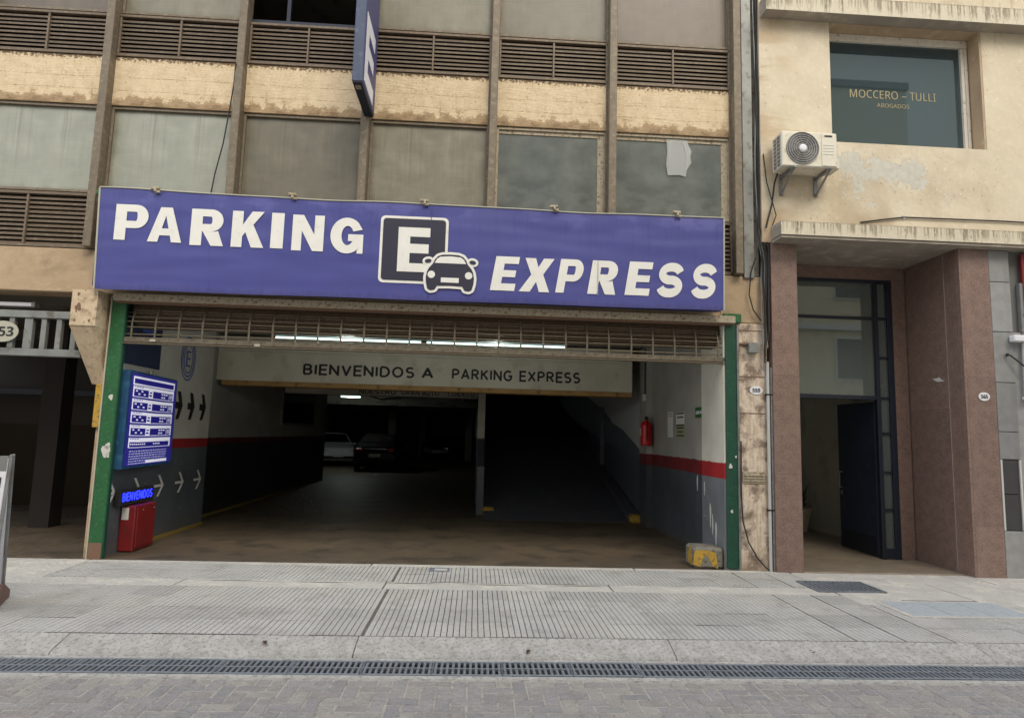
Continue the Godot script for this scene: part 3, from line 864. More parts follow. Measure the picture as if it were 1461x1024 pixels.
func build_garage_front() -> void:
	garage = thing("parking_building", "brown concrete parking garage with louvre strips, grimy panes and a wide dark entrance", "building")
	for i in BAYS.size() - 1:
		var x0: float = BAYS[i] + 0.052
		var x1: float = BAYS[i + 1] - 0.052
		# spandrel bands
		var b := MB.new()
		var u0: float = (BAYS[i] + 10.0) / 9.0
		b.quad(Vector3(x0, 5.668, 0), Vector3(x1, 5.668, 0), Vector3(x1, 6.325, 0), Vector3(x0, 6.325, 0), Rect2(u0, 0.0, 0.17, 0.995))
		b.quad(Vector3(x0, 5.668, -0.2), Vector3(x1, 5.668, -0.2), Vector3(x1, 5.668, 0), Vector3(x0, 5.668, 0), Rect2(u0, 0.9, 0.17, 0.05))
		b.quad(Vector3(x0, 6.325, 0), Vector3(x1, 6.325, 0), Vector3(x1, 6.325, -0.2), Vector3(x0, 6.325, -0.2), Rect2(u0, 0.1, 0.17, 0.05))
		put("concrete_band", b.mesh(), M.band, garage, Vector3(0, 0, -0.015))
		louvre(garage, x0, x1, 6.335, 6.915)
		var row: Array = [0, 0, 0, 0, 1, 2, 4, 4]
		var top: Array = [3, 3, 3, 2, 5, 2, 1, 3]
		if row[i] < 4:
			pane(garage, x0, x1, 4.50, 5.655, M.pane[row[i]])
		else:
			var o := pane(garage, x0, x1, 4.50, 5.655, M.dirtyglass, true, "clear dirty window pane with pale frame")
			if i == 7:
				var s := MB.new()
				s.prism(PackedVector2Array([Vector2(0.02, 0.0), Vector2(0.12, 0.005), Vector2(0.3, -0.01), Vector2(0.33, -0.1), Vector2(0.365, -0.16), Vector2(0.345, -0.24), Vector2(0.36, -0.32), Vector2(0.3, -0.42), Vector2(0.28, -0.52), Vector2(0.2, -0.5), Vector2(0.04, -0.51), Vector2(0.015, -0.36), Vector2(0.03, -0.2)]), 0.0, 0.004)
				var ps := put("plastic_sheet", s.mesh(), sheet_mat(), o, Vector3(2.42, 5.62, -0.055))
				var fo := MB.new()
				fo.prism(PackedVector2Array([Vector2(0.24, -0.02), Vector2(0.31, -0.05), Vector2(0.35, -0.16), Vector2(0.33, -0.3), Vector2(0.27, -0.48), Vector2(0.29, -0.26)]), 0.0, 0.003)
				fo.prism(PackedVector2Array([Vector2(0.05, -0.03), Vector2(0.09, -0.04), Vector2(0.07, -0.3), Vector2(0.045, -0.42)]), 0.0, 0.003)
				sub("fold", fo.mesh(), sheet_mat(), ps, Vector3(0, 0, 0.006))
		if top[i] < 4:
			pane(garage, x0, x1, 6.95, 8.55, M.pane[top[i]])
		if i < 3 or i == 7:
			louvre(garage, x0 if i < 7 else 3.0, x1 + (0.04 if i == 7 else 0.0), 3.762, 4.475, 2 if i < 7 else 1)
	# open dark window: only its frame and the room behind
	var ow := span("open_window", M.navyframe, garage, -3.15, -1.62, 6.93, 6.97, -0.1, -0.03)
	put("casement", bx(0.05, 1.5, 0.05), M.navyframe, ow, Vector3(-2.75, 7.72, -0.3))
	for i in BAYS.size():
		var x: float = BAYS[i]
		var b := MB.new()
		b.box(Vector3.ZERO, Vector3(0.1, 5.4, 0.2), 0.006)
		b.box(Vector3(-0.062, 0, -0.05), Vector3(0.024, 5.39, 0.06))
		put("mullion", b.mesh(), M.mull, garage, Vector3(x, 6.46, 0.02))
	# beams, slabs and rooms behind the panes
	span("edge_beam", M.bare, garage, -9.9, 3.36, 3.2, 3.755, -0.35, -0.002, 0.01)
	span("wall_panel", M.bare, garage, -4.82, 3.2, 3.76, 4.49, -0.16, -0.1)
	span("floor_slab", M.ceil, garage, -9.9, 3.36, 5.72, 6.28, -4.0, -0.22)
	span("floor_slab", M.ceil, garage, -9.9, 3.36, 8.6, 9.2, -4.0, -0.2)
	span("back_wall", M.room, garage, -9.9, 3.36, 3.4, 9.2, -4.2, -4.02)
	for x in [-9.85, 3.3]:
		span("side_wall", M.room, garage, x - 0.05, x + 0.05, 3.6, 9.2, -4.0, -0.23)
	span("parapet", M.bare, garage, -9.9, 3.36, 8.6, 13.0, -0.19, -0.02)
	# the strip between the two buildings
	var pb := MB.new()
	pb.quad(Vector3(3.365, -0.05, 0.02), Vector3(3.74, -0.05, 0.02), Vector3(3.74, 3.12, 0.02), Vector3(3.365, 3.12, 0.02), Rect2(0, 0, 1, 1))
	pb.quad(Vector3(3.365, -0.05, -0.25), Vector3(3.365, -0.05, 0.02), Vector3(3.365, 3.12, 0.02), Vector3(3.365, 3.12, -0.25), Rect2(0, 0, 0.5, 1))
	pb.quad(Vector3(3.74, -0.05, 0.02), Vector3(3.74, -0.05, -0.25), Vector3(3.74, 3.12, -0.25), Vector3(3.74, 3.12, 0.02), Rect2(0, 0, 0.5, 1))
	pb.quad(Vector3(3.365, 3.12, 0.02), Vector3(3.74, 3.12, 0.02), Vector3(3.74, 3.12, -0.25), Vector3(3.365, 3.12, -0.25), Rect2(0, 0, 1, 0.1))
	put("peeling_pilaster", pb.mesh(), M.peel, garage)
	span("concrete_stub", M.bare, garage, 3.13, 3.74, 3.125, 3.75, -0.25, 0.012, 0.012)
	span("metal_strip", M.zinc, garage, 3.445, 3.585, 3.72, 9.2, -0.05, 0.045, 0.006)
	span("side_wall", M.conc, garage, 3.42, 3.665, 3.76, 9.3, -0.3, -0.01)
	for y in [3.02, 2.42, 1.95]:
		span("joint_strip", M.rust, garage, 3.37, 3.7, y, y + 0.012, 0.0, 0.024)
	# neighbouring entrance to the left: bracket, pier
	span("pier", M.bare, garage, -4.63, -4.47, -0.02, 3.2, -0.4, -0.061)
	var bk := MB.new()
	bk.t = Transform3D(Basis(Vector3.UP, -PI / 2), Vector3.ZERO)   # local x runs along world +z
	bk.prism(PackedVector2Array([Vector2(-0.3, 3.195), Vector2(0.22, 3.195), Vector2(0.22, 2.76), Vector2(0.205, 2.745), Vector2(-0.3, 2.745)]), -0.15, 0.15)
	bk.t = Transform3D.IDENTITY
	var ha := [Vector3(-0.149, 2.744, 0.204), Vector3(0.149, 2.744, 0.204), Vector3(0.149, 2.744, -0.3), Vector3(-0.149, 2.744, -0.3)]
	var hb := [Vector3(-0.02, 2.08, -0.14), Vector3(0.14, 2.08, -0.14), Vector3(0.14, 2.08, -0.3), Vector3(-0.02, 2.08, -0.3)]
	for k in 4:
		bk.quad(hb[k], hb[(k + 1) % 4], ha[(k + 1) % 4], ha[k])
	bk.quad(hb[3], hb[2], hb[1], hb[0])
	var cb := put("concrete_bracket", bk.mesh(), M.bracket, garage, Vector3(-4.755, 0, 0))
	for p in [[-4.83, 3.14, 0.016], [-4.82, 2.98, 0.035], [-4.85, 2.82, 0.014], [-4.68, 2.82, 0.014], [-4.84, 2.93, 0.01]]:
		put("anchor_hole", chip(p[2], int(p[0] * 40)), M.rust, cb, Vector3(p[0], p[1], 0.219))

# ---------- the garage: inside
func build_garage_inside() -> void:
	struct_("garage_floor", bx(22, 0.2, 46), M.floor, Vector3(-6.5, -0.1, -23.0))
	var g := garage
	# left side
	wspan("entry_wall", M.wall_l, g, -4.56, -4.45, -0.02, 3.3, -2.97, -0.062)
	wspan("garage_wall", M.wall_d, g, -5.0, -4.8, -0.02, 3.3, -13.0, -2.75)
	span("yellow_edge", M.dullyellow, g, -4.45, -4.42, 0.0, 0.045, -2.96, -1.1)
	span("yellow_edge", M.dullyellow, g, -4.80, -4.77, 0.0, 0.04, -12.9, -2.98)
	wspan("garage_wall", M.wall_d, g, -9.4, -5.01, -0.02, 3.3, -13.2, -13.01)
	wspan("garage_wall", M.wall_d, g, -9.6, -9.41, -0.02, 3.3, -42, -13.0)
	wspan("garage_wall", M.wall_d, g, -9.6, 0.3, -0.02, 3.3, -42.3, -42.0)
	# right side
	wspan("entry_wall", M.wall_r, g, 3.17, 3.42, -0.02, 3.3, -0.82, 0.0)
	wspan("entry_wall", M.wall_r2, g, 3.185, 3.42, -0.02, 3.3, -1.13, -0.821)
	wspan("garage_wall", M.wall_r2, g, 3.26, 3.5, -0.02, 3.3, -3.7, -1.131)
	wspan("garage_pillar", M.wall_r2, g, 3.15, 3.5, -0.02, 3.3, -4.22, -3.701)
	span("garage_wall", M.chalk, g, 3.24, 3.5, -0.02, 8.0, -34, -4.221)
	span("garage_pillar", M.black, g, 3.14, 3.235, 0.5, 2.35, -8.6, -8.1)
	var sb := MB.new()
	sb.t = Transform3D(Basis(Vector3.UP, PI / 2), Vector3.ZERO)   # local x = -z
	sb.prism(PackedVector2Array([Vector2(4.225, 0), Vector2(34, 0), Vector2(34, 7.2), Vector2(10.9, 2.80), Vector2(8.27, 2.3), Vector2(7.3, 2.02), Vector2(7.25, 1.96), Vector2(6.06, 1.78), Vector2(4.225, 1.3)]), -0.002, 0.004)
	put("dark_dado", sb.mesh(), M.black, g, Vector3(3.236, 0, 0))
	# ramp to the upper floor, its kerbs and low wall
	var rp := MB.new()
	rp.t = Transform3D(Basis(Vector3.UP, PI / 2), Vector3.ZERO)
	rp.prism(PackedVector2Array([Vector2(4.3, 0.004), Vector2(5.0, 0.1), Vector2(22, 3.85), Vector2(34, 3.85), Vector2(34, -0.05), Vector2(4.3, -0.05)]), -1.52, 1.52)
	put("ramp", rp.mesh(), M.ramp, g, Vector3(1.72, 0, 0))
	var lw := MB.new()
	lw.t = rp.t
	lw.prism(PackedVector2Array([Vector2(5.0, 0), Vector2(34, 0), Vector2(34, 4.6), Vector2(7.1, 1.48), Vector2(5.0, 0.95)]), -0.07, 0.07)
	put("ramp_wall", lw.mesh(), M.black, g, Vector3(0.13, 0, 0))
	for k in [[0.3, 4.95], [3.1, 4.15]]:
		var kb := MB.new()
		kb.t = rp.t
		var z0: float = k[1]
		kb.prism(PackedVector2Array([Vector2(z0 + 0.25, 0), Vector2(22, 3.85), Vector2(22, 3.98), Vector2(z0 + 0.6, 0.2), Vector2(z0 + 0.25, 0.16)]), -0.1, 0.1)
		put("ramp_kerb", kb.mesh(), M.ramp, g, Vector3(k[0], 0, 0))
		put("kerb_nose", bx(0.24, 0.15, 0.25, 0.03), M.yellow, g, Vector3(k[0], 0.075, -z0 - 0.12))
	wspan("garage_wall", M.wall_d, g, -0.02, 0.28, -0.02, 8.0, -42, -34.2)
	span("garage_wall", M.room, g, 0.2, 3.5, 3.0, 8.0, -34.3, -34.0)
	span("ceiling", M.room, g, 0.0, 3.5, 7.9, 8.1, -34.2, -4.3)
	span("garage_wall", M.room, g, 0.0, 3.5, 3.3, 8.0, -4.5, -4.3)
	span("garage_wall", M.room, g, 0.0, 0.12, 3.3, 8.0, -34.2, -4.5)
	span("garage_pillar", M.beam, g, 0.04, 0.21, 1.5, 3.3, -7.3, -7.05)
	span("pillar_foot", M.black, g, 0.035, 0.215, 0.0, 1.498, -7.31, -7.04)
	span("ceiling", M.ceil, g, -9.6, 3.42, 3.3, 3.55, -4.3, -0.36)
	span("ceiling", M.ceil, g, -9.6, 0.12, 3.1, 3.35, -42, -4.301)
	tubed("ceiling_pipe", M.grey, g, [Vector3(-4.4, 3.0, -4.4), Vector3(-4.4, 3.0, -13.0)], 0.05, 8)
	tubed("ceiling_pipe", M.extred, g, [Vector3(-4.1, 2.95, -8.4), Vector3(-4.1, 2.95, -41.0)], 0.04, 8)
	tubed("ceiling_pipe", M.grey, g, [Vector3(-0.5, 2.98, -8.4), Vector3(-0.5, 2.98, -40.0)], 0.06, 8)
	# the lettered beam
	var bm := span("welcome_beam", M.beam, g, -4.8, 2.95, 2.455, 3.28, -4.3, -4.0, 0.008)
	put("beam_edge", bx(7.64, 0.09, 0.31, 0.006), M.ochre, bm, Vector3(-0.875, 2.41, -4.15))
	put("beam_trim", bx(7.5, 0.025, 0.02), M.beam, bm, Vector3(-0.875, 2.98, -3.99))
	for wd in [["BIENVENIDOS", -3.235, -1.18], ["A", -1.05, -0.82], ["PARKING", -0.48, 0.66], ["EXPRESS", 0.79, 1.95]]:
		put("lettering", stroke_text(wd[0], wd[2] - wd[1], 0.21, 0.18), M.ink, bm, Vector3((wd[1] + wd[2]) / 2, 2.70, -3.999))
	var b2 := span("deep_beam", M.beam, g, -4.7, 0.03, 2.47, 3.1, -8.3, -8.0)
	for wd in [["NUESTRO", -2.9, -2.0], ["GRAN", -1.87, -1.42], ["AUTO", -1.36, -0.93], ["CUIDELO", -0.72, -0.05]]:
		put("lettering", stroke_text(wd[0], wd[2] - wd[1], 0.11), M.ink, b2, Vector3((wd[1] + wd[2]) / 2, 2.56, -7.999))
	for z in [-13.5, -20.0, -27.0]:
		span("deep_beam", M.ceil, g, -9.4, 0.0, 2.82 if z > -15.0 else 2.7, 3.1, z - 0.3, z)
	for p in [[-4.6, -28.0], [-0.4, -30.0], [-8.2, -22.5], [-3.6, -36.0]]:
		span("garage_pillar", M.deep, g, p[0] - 0.2, p[0] + 0.2, 0.0, 3.1, p[1] - 0.4, p[1])
	var booth := span("booth_window", M.carglass, g, -4.80, -4.76, 1.74, 2.62, -11.2, -8.1)
	for z in [-11.2, -8.1]:
		put("frame", bx(0.06, 0.95, 0.05), M.conc, booth, Vector3(-4.77, 2.18, z))
	put("frame", bx(0.06, 0.05, 3.0), M.conc, booth, Vector3(-4.77, 1.70, -9.65))
	# the dim room of the neighbouring entrance
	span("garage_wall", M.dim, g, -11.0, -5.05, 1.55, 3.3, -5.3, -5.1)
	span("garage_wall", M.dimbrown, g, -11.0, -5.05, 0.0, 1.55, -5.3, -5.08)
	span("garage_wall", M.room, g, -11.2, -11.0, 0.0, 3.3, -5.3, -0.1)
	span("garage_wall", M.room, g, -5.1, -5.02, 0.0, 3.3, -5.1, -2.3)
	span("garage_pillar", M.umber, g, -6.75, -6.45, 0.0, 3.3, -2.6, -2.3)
	span("pipe", M.black, g, -11.0, -5.05, 2.12, 2.22, -5.06, -4.9)
	span("facade_infill", M.bare, g, -14, -9.9, 0.0, 13.0, -0.3, -0.02)

# ---------- the office building
var office: Node3D

func granite(x0: float, x1: float, z: float, ys: Array, parent: Node3D, th := 0.05) -> void:
	for i in ys.size() - 1:
		span("granite_panel", M.granite[rng.randi() % 4], parent, x0, x1, ys[i] + 0.0007, ys[i + 1] - 0.0007, z - th, z + rng.randf_range(-0.0012, 0.0005), 0.0012)

func build_office() -> void:
	office = thing("office_building", "cream plastered office building with a red granite entrance and streaked concrete ledges", "building", Vector3(5.2, 0, 0.1))
	var o := office
	# plaster wall with the window opening
	for p in [[3.67, 4.66, 4.2, 10.4], [6.83, 9.8, 4.2, 10.4], [4.66, 6.83, 4.2, 5.63], [4.66, 6.83, 7.37, 10.4]]:
		var b := MB.new()
		var r := Rect2((p[0] - 3.4) / 6.4, (10.4 - p[3]) / 6.4, (p[1] - p[0]) / 6.4, (p[3] - p[2]) / 6.4)
		b.quad(Vector3(p[0], p[2], 0.1), Vector3(p[1], p[2], 0.1), Vector3(p[1], p[3], 0.1), Vector3(p[0], p[3], 0.1), r)
		b.quad(Vector3(p[1], p[2], -0.3), Vector3(p[0], p[2], -0.3), Vector3(p[0], p[3], -0.3), Vector3(p[1], p[3], -0.3), r)
		b.quad(Vector3(p[0], p[2], -0.3), Vector3(p[0], p[2], 0.1), Vector3(p[0], p[3], 0.1), Vector3(p[0], p[3], -0.3), r)
		b.quad(Vector3(p[1], p[2], 0.1), Vector3(p[1], p[2], -0.3), Vector3(p[1], p[3], -0.3), Vector3(p[1], p[3], 0.1), r)
		if p[3] > 10:
			b.quad(Vector3(p[0], p[2], -0.3), Vector3(p[1], p[2], -0.3), Vector3(p[1], p[2], 0.1), Vector3(p[0], p[2], 0.1), r)
		else:
			b.quad(Vector3(p[0], p[3], 0.1), Vector3(p[1], p[3], 0.1), Vector3(p[1], p[3], -0.3), Vector3(p[0], p[3], -0.3), r)
		put("plaster_wall", b.mesh(), M.cream, o)
	# right reveal and head of the window
	span("window_reveal", M.reveal, o, 6.80, 6.827, 5.63, 7.365, -0.28, 0.097)
	span("window_head", M.reveal, o, 4.665, 6.8, 7.335, 7.367, -0.28, 0.097)
	# office window
	var w := span("office_window", M.frame, o, 4.67, 6.79, 7.225, 7.332, -0.2, -0.1, 0.006)
	for e in [[4.67, 4.72, 5.64, 7.22], [6.69, 6.735, 5.64, 7.22], [6.742, 6.785, 5.64, 7.22], [4.72, 6.69, 5.64, 5.68]]:
		span("frame", M.frame, w, e[0], e[1], e[2], e[3], -0.19 + (0.03 if e[0] > 6.74 else 0.0), -0.1, 0.006)
	span("glass_pane", M.officeglass, w, 4.72, 6.69, 5.68, 7.222, -0.15, -0.142)
	for k in 5:
		span("curtain", M.curtain, w, 4.72 + k * 0.4, 5.11 + k * 0.4, 5.66, 7.2, -0.32 - 0.01 * (k % 2), -0.31 - 0.01 * (k % 2))
	put("gold_lettering", text_mesh("MOCCERO – TULLI", plain_font, 1.25, 0.12, 0.002), M.gold, w, Vector3(5.695, 6.475, -0.14))
	put("gold_lettering", text_mesh("ABOGADOS", plain_font, 0.47, 0.06, 0.002), M.gold, w, Vector3(5.69, 6.32, -0.14))
	span("room_wall", M.room, o, 3.7, 8.0, 4.4, 8.0, -2.6, -2.4)
	span("room_floor", M.room, o, 3.7, 8.0, 5.3, 5.5, -2.4, -0.32)
	span("room_ceiling", M.room, o, 3.7, 8.0, 7.5, 7.7, -2.4, -0.32)
	for x in [3.7, 7.8]:
		span("room_wall", M.room, o, x, x + 0.2, 5.5, 7.5, -2.4, -0.32)
	# ledges
	for e in [[3.79, 9.8, 4.225, 4.40, 0.38, 0.15], [3.69, 9.8, 7.345, 7.58, 0.3, 0.55]]:
		var b := MB.new()
		var z1: float = e[4]
		b.quad(Vector3(e[0], e[2], z1), Vector3(e[1], e[2], z1), Vector3(e[1], e[3], z1), Vector3(e[0], e[3], z1), Rect2(e[5], 0.02, 1.0, 0.95))
		var lg := put("ledge", b.mesh(), M.ledge, o)
		b = MB.new()
		b.quad(Vector3(e[0], e[2], 0.1), Vector3(e[0], e[2], z1), Vector3(e[0], e[3], z1), Vector3(e[0], e[3], 0.1), Rect2(0.1, 0.02, 0.05, 0.95))
		b.quad(Vector3(e[0], e[3], z1), Vector3(e[1], e[3], z1), Vector3(e[1], e[3], 0.1), Vector3(e[0], e[3], 0.1), Rect2(0.1, 0.02, 1.0, 0.2))
		b.quad(Vector3(e[0], e[2], 0.1), Vector3(e[1], e[2], 0.1), Vector3(e[1], e[2], z1), Vector3(e[0], e[2], z1), Rect2(0.1, 0.6, 1.0, 0.3))
		b.quad(Vector3(e[1], e[2], z1), Vector3(e[1], e[2], 0.1), Vector3(e[1], e[3], 0.1), Vector3(e[1], e[3], z1), Rect2(0.1, 0.02, 0.05, 0.95))
		put("body", b.mesh(), M.soffit, lg)
	span("entrance_soffit", M.soffit, o, 3.8, 6.3, 4.19, 4.222, -0.9, 0.36)
	span("entrance_soffit", M.soffit, o, 6.302, 9.8, 4.19, 4.222, 0.0, 0.36)
	# granite
	granite(3.78, 4.125, 0.1, [0.0, 1.2, 2.45, 4.19], o, 0.3)
	granite(6.275, 6.65, 0.22, [0.0, 0.62, 2.5, 4.19], o, 0.06)
	for zz in [[-0.06, 0.159], [-0.85, -0.064]]:
		for yy in [[0.0, 2.1], [2.1015, 4.19]]:
			span("granite_panel", M.granite[rng.randi() % 4], o, 6.24, 6.30, yy[0], yy[1], zz[0], zz[1], 0.0012)
	span("seam_strip", M.soffit, o, 6.236, 6.242, 0.0, 4.19, -0.066, -0.058)
	span("seam_strip", M.granite[2], o, 6.245, 6.274, 0.0, 4.19, 0.16, 0.217)
	span("granite_panel", M.granite[1], o, 6.03, 6.235, 0.0, 4.0, -1.0, -0.85, 0.004)
	span("granite_panel", M.granite[0], o, 4.0, 6.235, 4.004, 4.19, -1.0, -0.85, 0.004)
	span("granite_panel", M.granite[3], o, 4.08, 4.12, 0.0, 4.19, -0.85, -0.202)
	span("door_step", M.lobbyfloor, o, 4.13, 6.235, -0.05, 0.012, -0.95, 0.1, 0.006)
	span("wall_core", M.room, o, 6.31, 9.8, 0.0, 4.2, -0.9, 0.15)
	span("wall_core", M.room, o, 3.76, 4.08, 0.0, 4.2, -4.2, -0.21)
	# grey stone blocks of the next frontage
	var stone := thing("grey_stone_frontage", "grey granite block frontage right of the red granite pilaster", "wall", Vector3(8.2, 0, 0.2))
	for r in [[0.0, 0.575], [1.465, 1.81], [1.814, 2.44], [2.444, 3.1], [3.104, 3.76], [3.764, 4.185]]:
		for x in [[6.655, 6.93], [7.06, 8.1], [8.104, 9.8]]:
			if r[0] > 3.2 and x[0] > 7.0:
				continue
			span("stone_block", M.stone[rng.randi() % 3], stone, x[0], x[1], r[0], r[1] - 0.004, 0.155, 0.22 + rng.randf_range(-0.002, 0.002), 0.004)
	for r in [[0.58, 1.02], [1.03, 1.455]]:
		span("meter_door", M.darkstone, stone, 6.68, 6.9, r[0], r[1], 0.155, 0.212, 0.004)
		span("stone_block", M.stone[1], stone, 7.06, 9.8, r[0], r[1], 0.155, 0.22, 0.004)
	span("box_frame", M.chalk, stone, 6.655, 6.676, 0.58, 1.46, 0.155, 0.226)
	span("box_frame", M.chalk, stone, 6.905, 6.925, 0.58, 1.46, 0.155, 0.226)
	span("stone_block", M.stone[2], stone, 6.934, 7.056, 0.0, 3.1, 0.155, 0.2)
	var redsign := thing("red_shop_sign", "red shop sign panel at the right edge of the picture under the ledge", "sign", Vector3(8.3, 3.1, 0.23))
	span("panel", M.red, redsign, 7.10, 9.4, 3.36, 4.15, 0.18, 0.232, 0.006)
	span("frame", M.zinc, redsign, 7.09, 9.42, 3.32, 3.356, 0.18, 0.238, 0.005)
	# the entrance glazing and its lobby
	var gl := thing("entrance_glazing", "dark framed glass entrance screen with a side strip of small panes", "glazing", Vector3(5.1, 0, -0.88))
	for e in [[4.12, 5.75, 2.24, 2.30], [4.12, 5.75, 3.41, 3.45], [4.12, 6.03, 3.955, 4.0], [5.81, 5.945, 3.41, 3.45], [5.81, 5.945, 2.84, 2.87], [5.81, 5.945, 2.255, 2.285], [5.81, 5.945, 1.75, 1.78], [5.81, 5.945, 1.20, 1.23], [5.81, 5.945, 0.68, 0.71], [5.81, 5.945, 0.02, 0.16]]:
		span("rail", M.navyframe, gl, e[0], e[1], e[2], e[3], -0.91, -0.85, 0.004)
	for e in [[5.75, 5.81], [5.945, 6.028], [4.12, 4.17]]:
		span("post", M.navyframe, gl, e[0], e[1], 0.014, 3.95, -0.92, -0.845, 0.004)
	for e in [[4.17, 5.75, 2.30, 3.41], [4.17, 5.75, 3.45, 3.955], [5.81, 5.945, 3.45, 3.955], [5.81, 5.945, 2.87, 3.41], [5.81, 5.945, 2.285, 2.84], [5.81, 5.945, 1.78, 2.255], [5.81, 5.945, 1.23, 1.75], [5.81, 5.945, 0.71, 1.20], [5.81, 5.945, 0.16, 0.68]]:
		span("glass_pane", M.glass, gl, e[0], e[1], e[2], e[3], -0.885, -0.879)
	var door := thing("entrance_door", "dark navy metal door standing open inward in the office entrance", "door", Vector3(5.79, 0.02, -0.95))
	span("leaf", M.navydoor, door, 5.765, 5.815, 0.03, 2.22, -1.92, -0.95, 0.006)
	span("kick_plate", M.navyframe, door, 5.757, 5.764, 0.05, 0.3, -1.85, -1.0)
	var hd := MB.new()
	hd.tube([Vector3(0, 0.12, 0), Vector3(-0.04, 0.12, 0), Vector3(-0.05, 0.1, 0), Vector3(-0.05, -0.1, 0), Vector3(-0.04, -0.12, 0), Vector3(0, -0.12, 0)], 0.01, 6)
	put("handle", hd.mesh(), M.steel, door, Vector3(5.764, 1.05, -1.82))
	put("lock", bx(0.012, 0.06, 0.05), M.steel, door, Vector3(5.76, 0.85, -1.85))
	span("lobby_wall", M.lobby, o, 3.9, 6.6, 0.0, 4.4, -4.4, -4.2)
	span("lobby_wall", M.lobby, o, 6.31, 6.5, 0.0, 4.2, -4.2, -0.91)
	span("lobby_ceiling", M.lobby, o, 3.8, 6.5, 4.2, 4.38, -4.2, -0.92)
	struct_("lobby_floor", bx(2.4, 0.06, 3.3), M.lobbyfloor, Vector3(5.2, -0.016, -2.6))
	span("wall_dado", M.soffit, o, 5.1, 6.308, 0.03, 1.1, -4.2, -4.18)
	var pot := thing("planter_pot", "pale flared planter pot on the lobby floor behind the open door", "planter", Vector3(5.85, 0.014, -3.45))
	var pl := MB.new()
	pl.lathe(PackedVector2Array([Vector2(0.0, 0.0), Vector2(0.14, 0.0), Vector2(0.16, 0.02), Vector2(0.24, 0.4), Vector2(0.25, 0.42), Vector2(0.23, 0.43), Vector2(0.21, 0.4), Vector2(0.0, 0.38)]), 20)
	sub("bowl", pl.mesh(), M.pot, pot)
	var lf := MB.new()
	for k in 9:
		var an := k * 2.4
		var tip := Vector3(cos(an) * (0.18 + 0.02 * (k % 3)), 0.5 + 0.05 * k, sin(an) * 0.18)
		var mid := Vector3(cos(an) * 0.1, 0.5 + 0.02 * k, sin(an) * 0.1)
		var side := Vector3(-sin(an), 0, cos(an)) * 0.03
		lf.tri(Vector3(cos(an) * 0.04, 0.38, sin(an) * 0.04), mid + side, tip); lf.tri(Vector3(cos(an) * 0.04, 0.38, sin(an) * 0.04), tip, mid - side)
	sub("leaves", lf.mesh(), mat(c8(66, 84, 56), 0.6), pot)

# ---------- across the street: mirrored in the glass, and it shades the sky as it should
func build_opposite() -> void:
	var specs := [[-17.0, -6.5, 9.0, c8(176, 168, 150), "grey beige apartment building across the street with a flat parapet"], [-6.3, 3.2, 12.0, c8(196, 188, 172), "pale building across the street straight opposite the garage"], [3.4, 15.2, 14.4, c8(202, 186, 156), "cream building across the street, taller than the grey beige one"], [15.4, 27.0, 11.6, c8(186, 184, 178), "light grey building across the street at the far right"]]
	for s in specs:
		var x0: float = s[0]
		var x1: float = s[1]
		var h: float = s[2]
		var m := mat(s[3], 0.9)
		var b := thing("opposite_building", s[4], "building", Vector3((x0 + x1) / 2, -0.1, 13.0))
		span("wall", m, b, x0, x1, -0.1, h, 13.0, 18.0)
		span("parapet", M.conc, b, x0 - 0.05, x1 + 0.05, h, h + 0.25, 12.9, 18.0)
		var n := int((x1 - x0) / 2.4)
		for f in int(h / 3.0):
			span("cornice", M.chalk, b, x0, x1, f * 3.0 + 2.75, f * 3.0 + 2.95, 12.85, 13.0)
			for i in n:
				var cx := x0 + (i + 0.5) * (x1 - x0) / n
				var wdw := span("window", M.chalk, b, cx - 0.65, cx + 0.65, f * 3.0 + 0.9, f * 3.0 + 2.5, 12.93, 13.0)
				span("glass_pane", M.carglass, wdw, cx - 0.58, cx + 0.58, f * 3.0 + 0.97, f * 3.0 + 2.43, 12.91, 12.932)
	var ow := struct_("opposite_sidewalk", bx(46, 0.14, 4.0), M.slab, Vector3(4, -0.09, 10.9))
	ow.set_meta("label", "far pavement")

# ---------- the big sign
func strip(b: MB, outer: Array, inner: Array, d: float) -> void:   # a flat band between two paths
	for i in outer.size() - 1:
		b.prism(PackedVector2Array([outer[i], outer[i + 1], inner[i + 1], inner[i]]), 0.0, d)

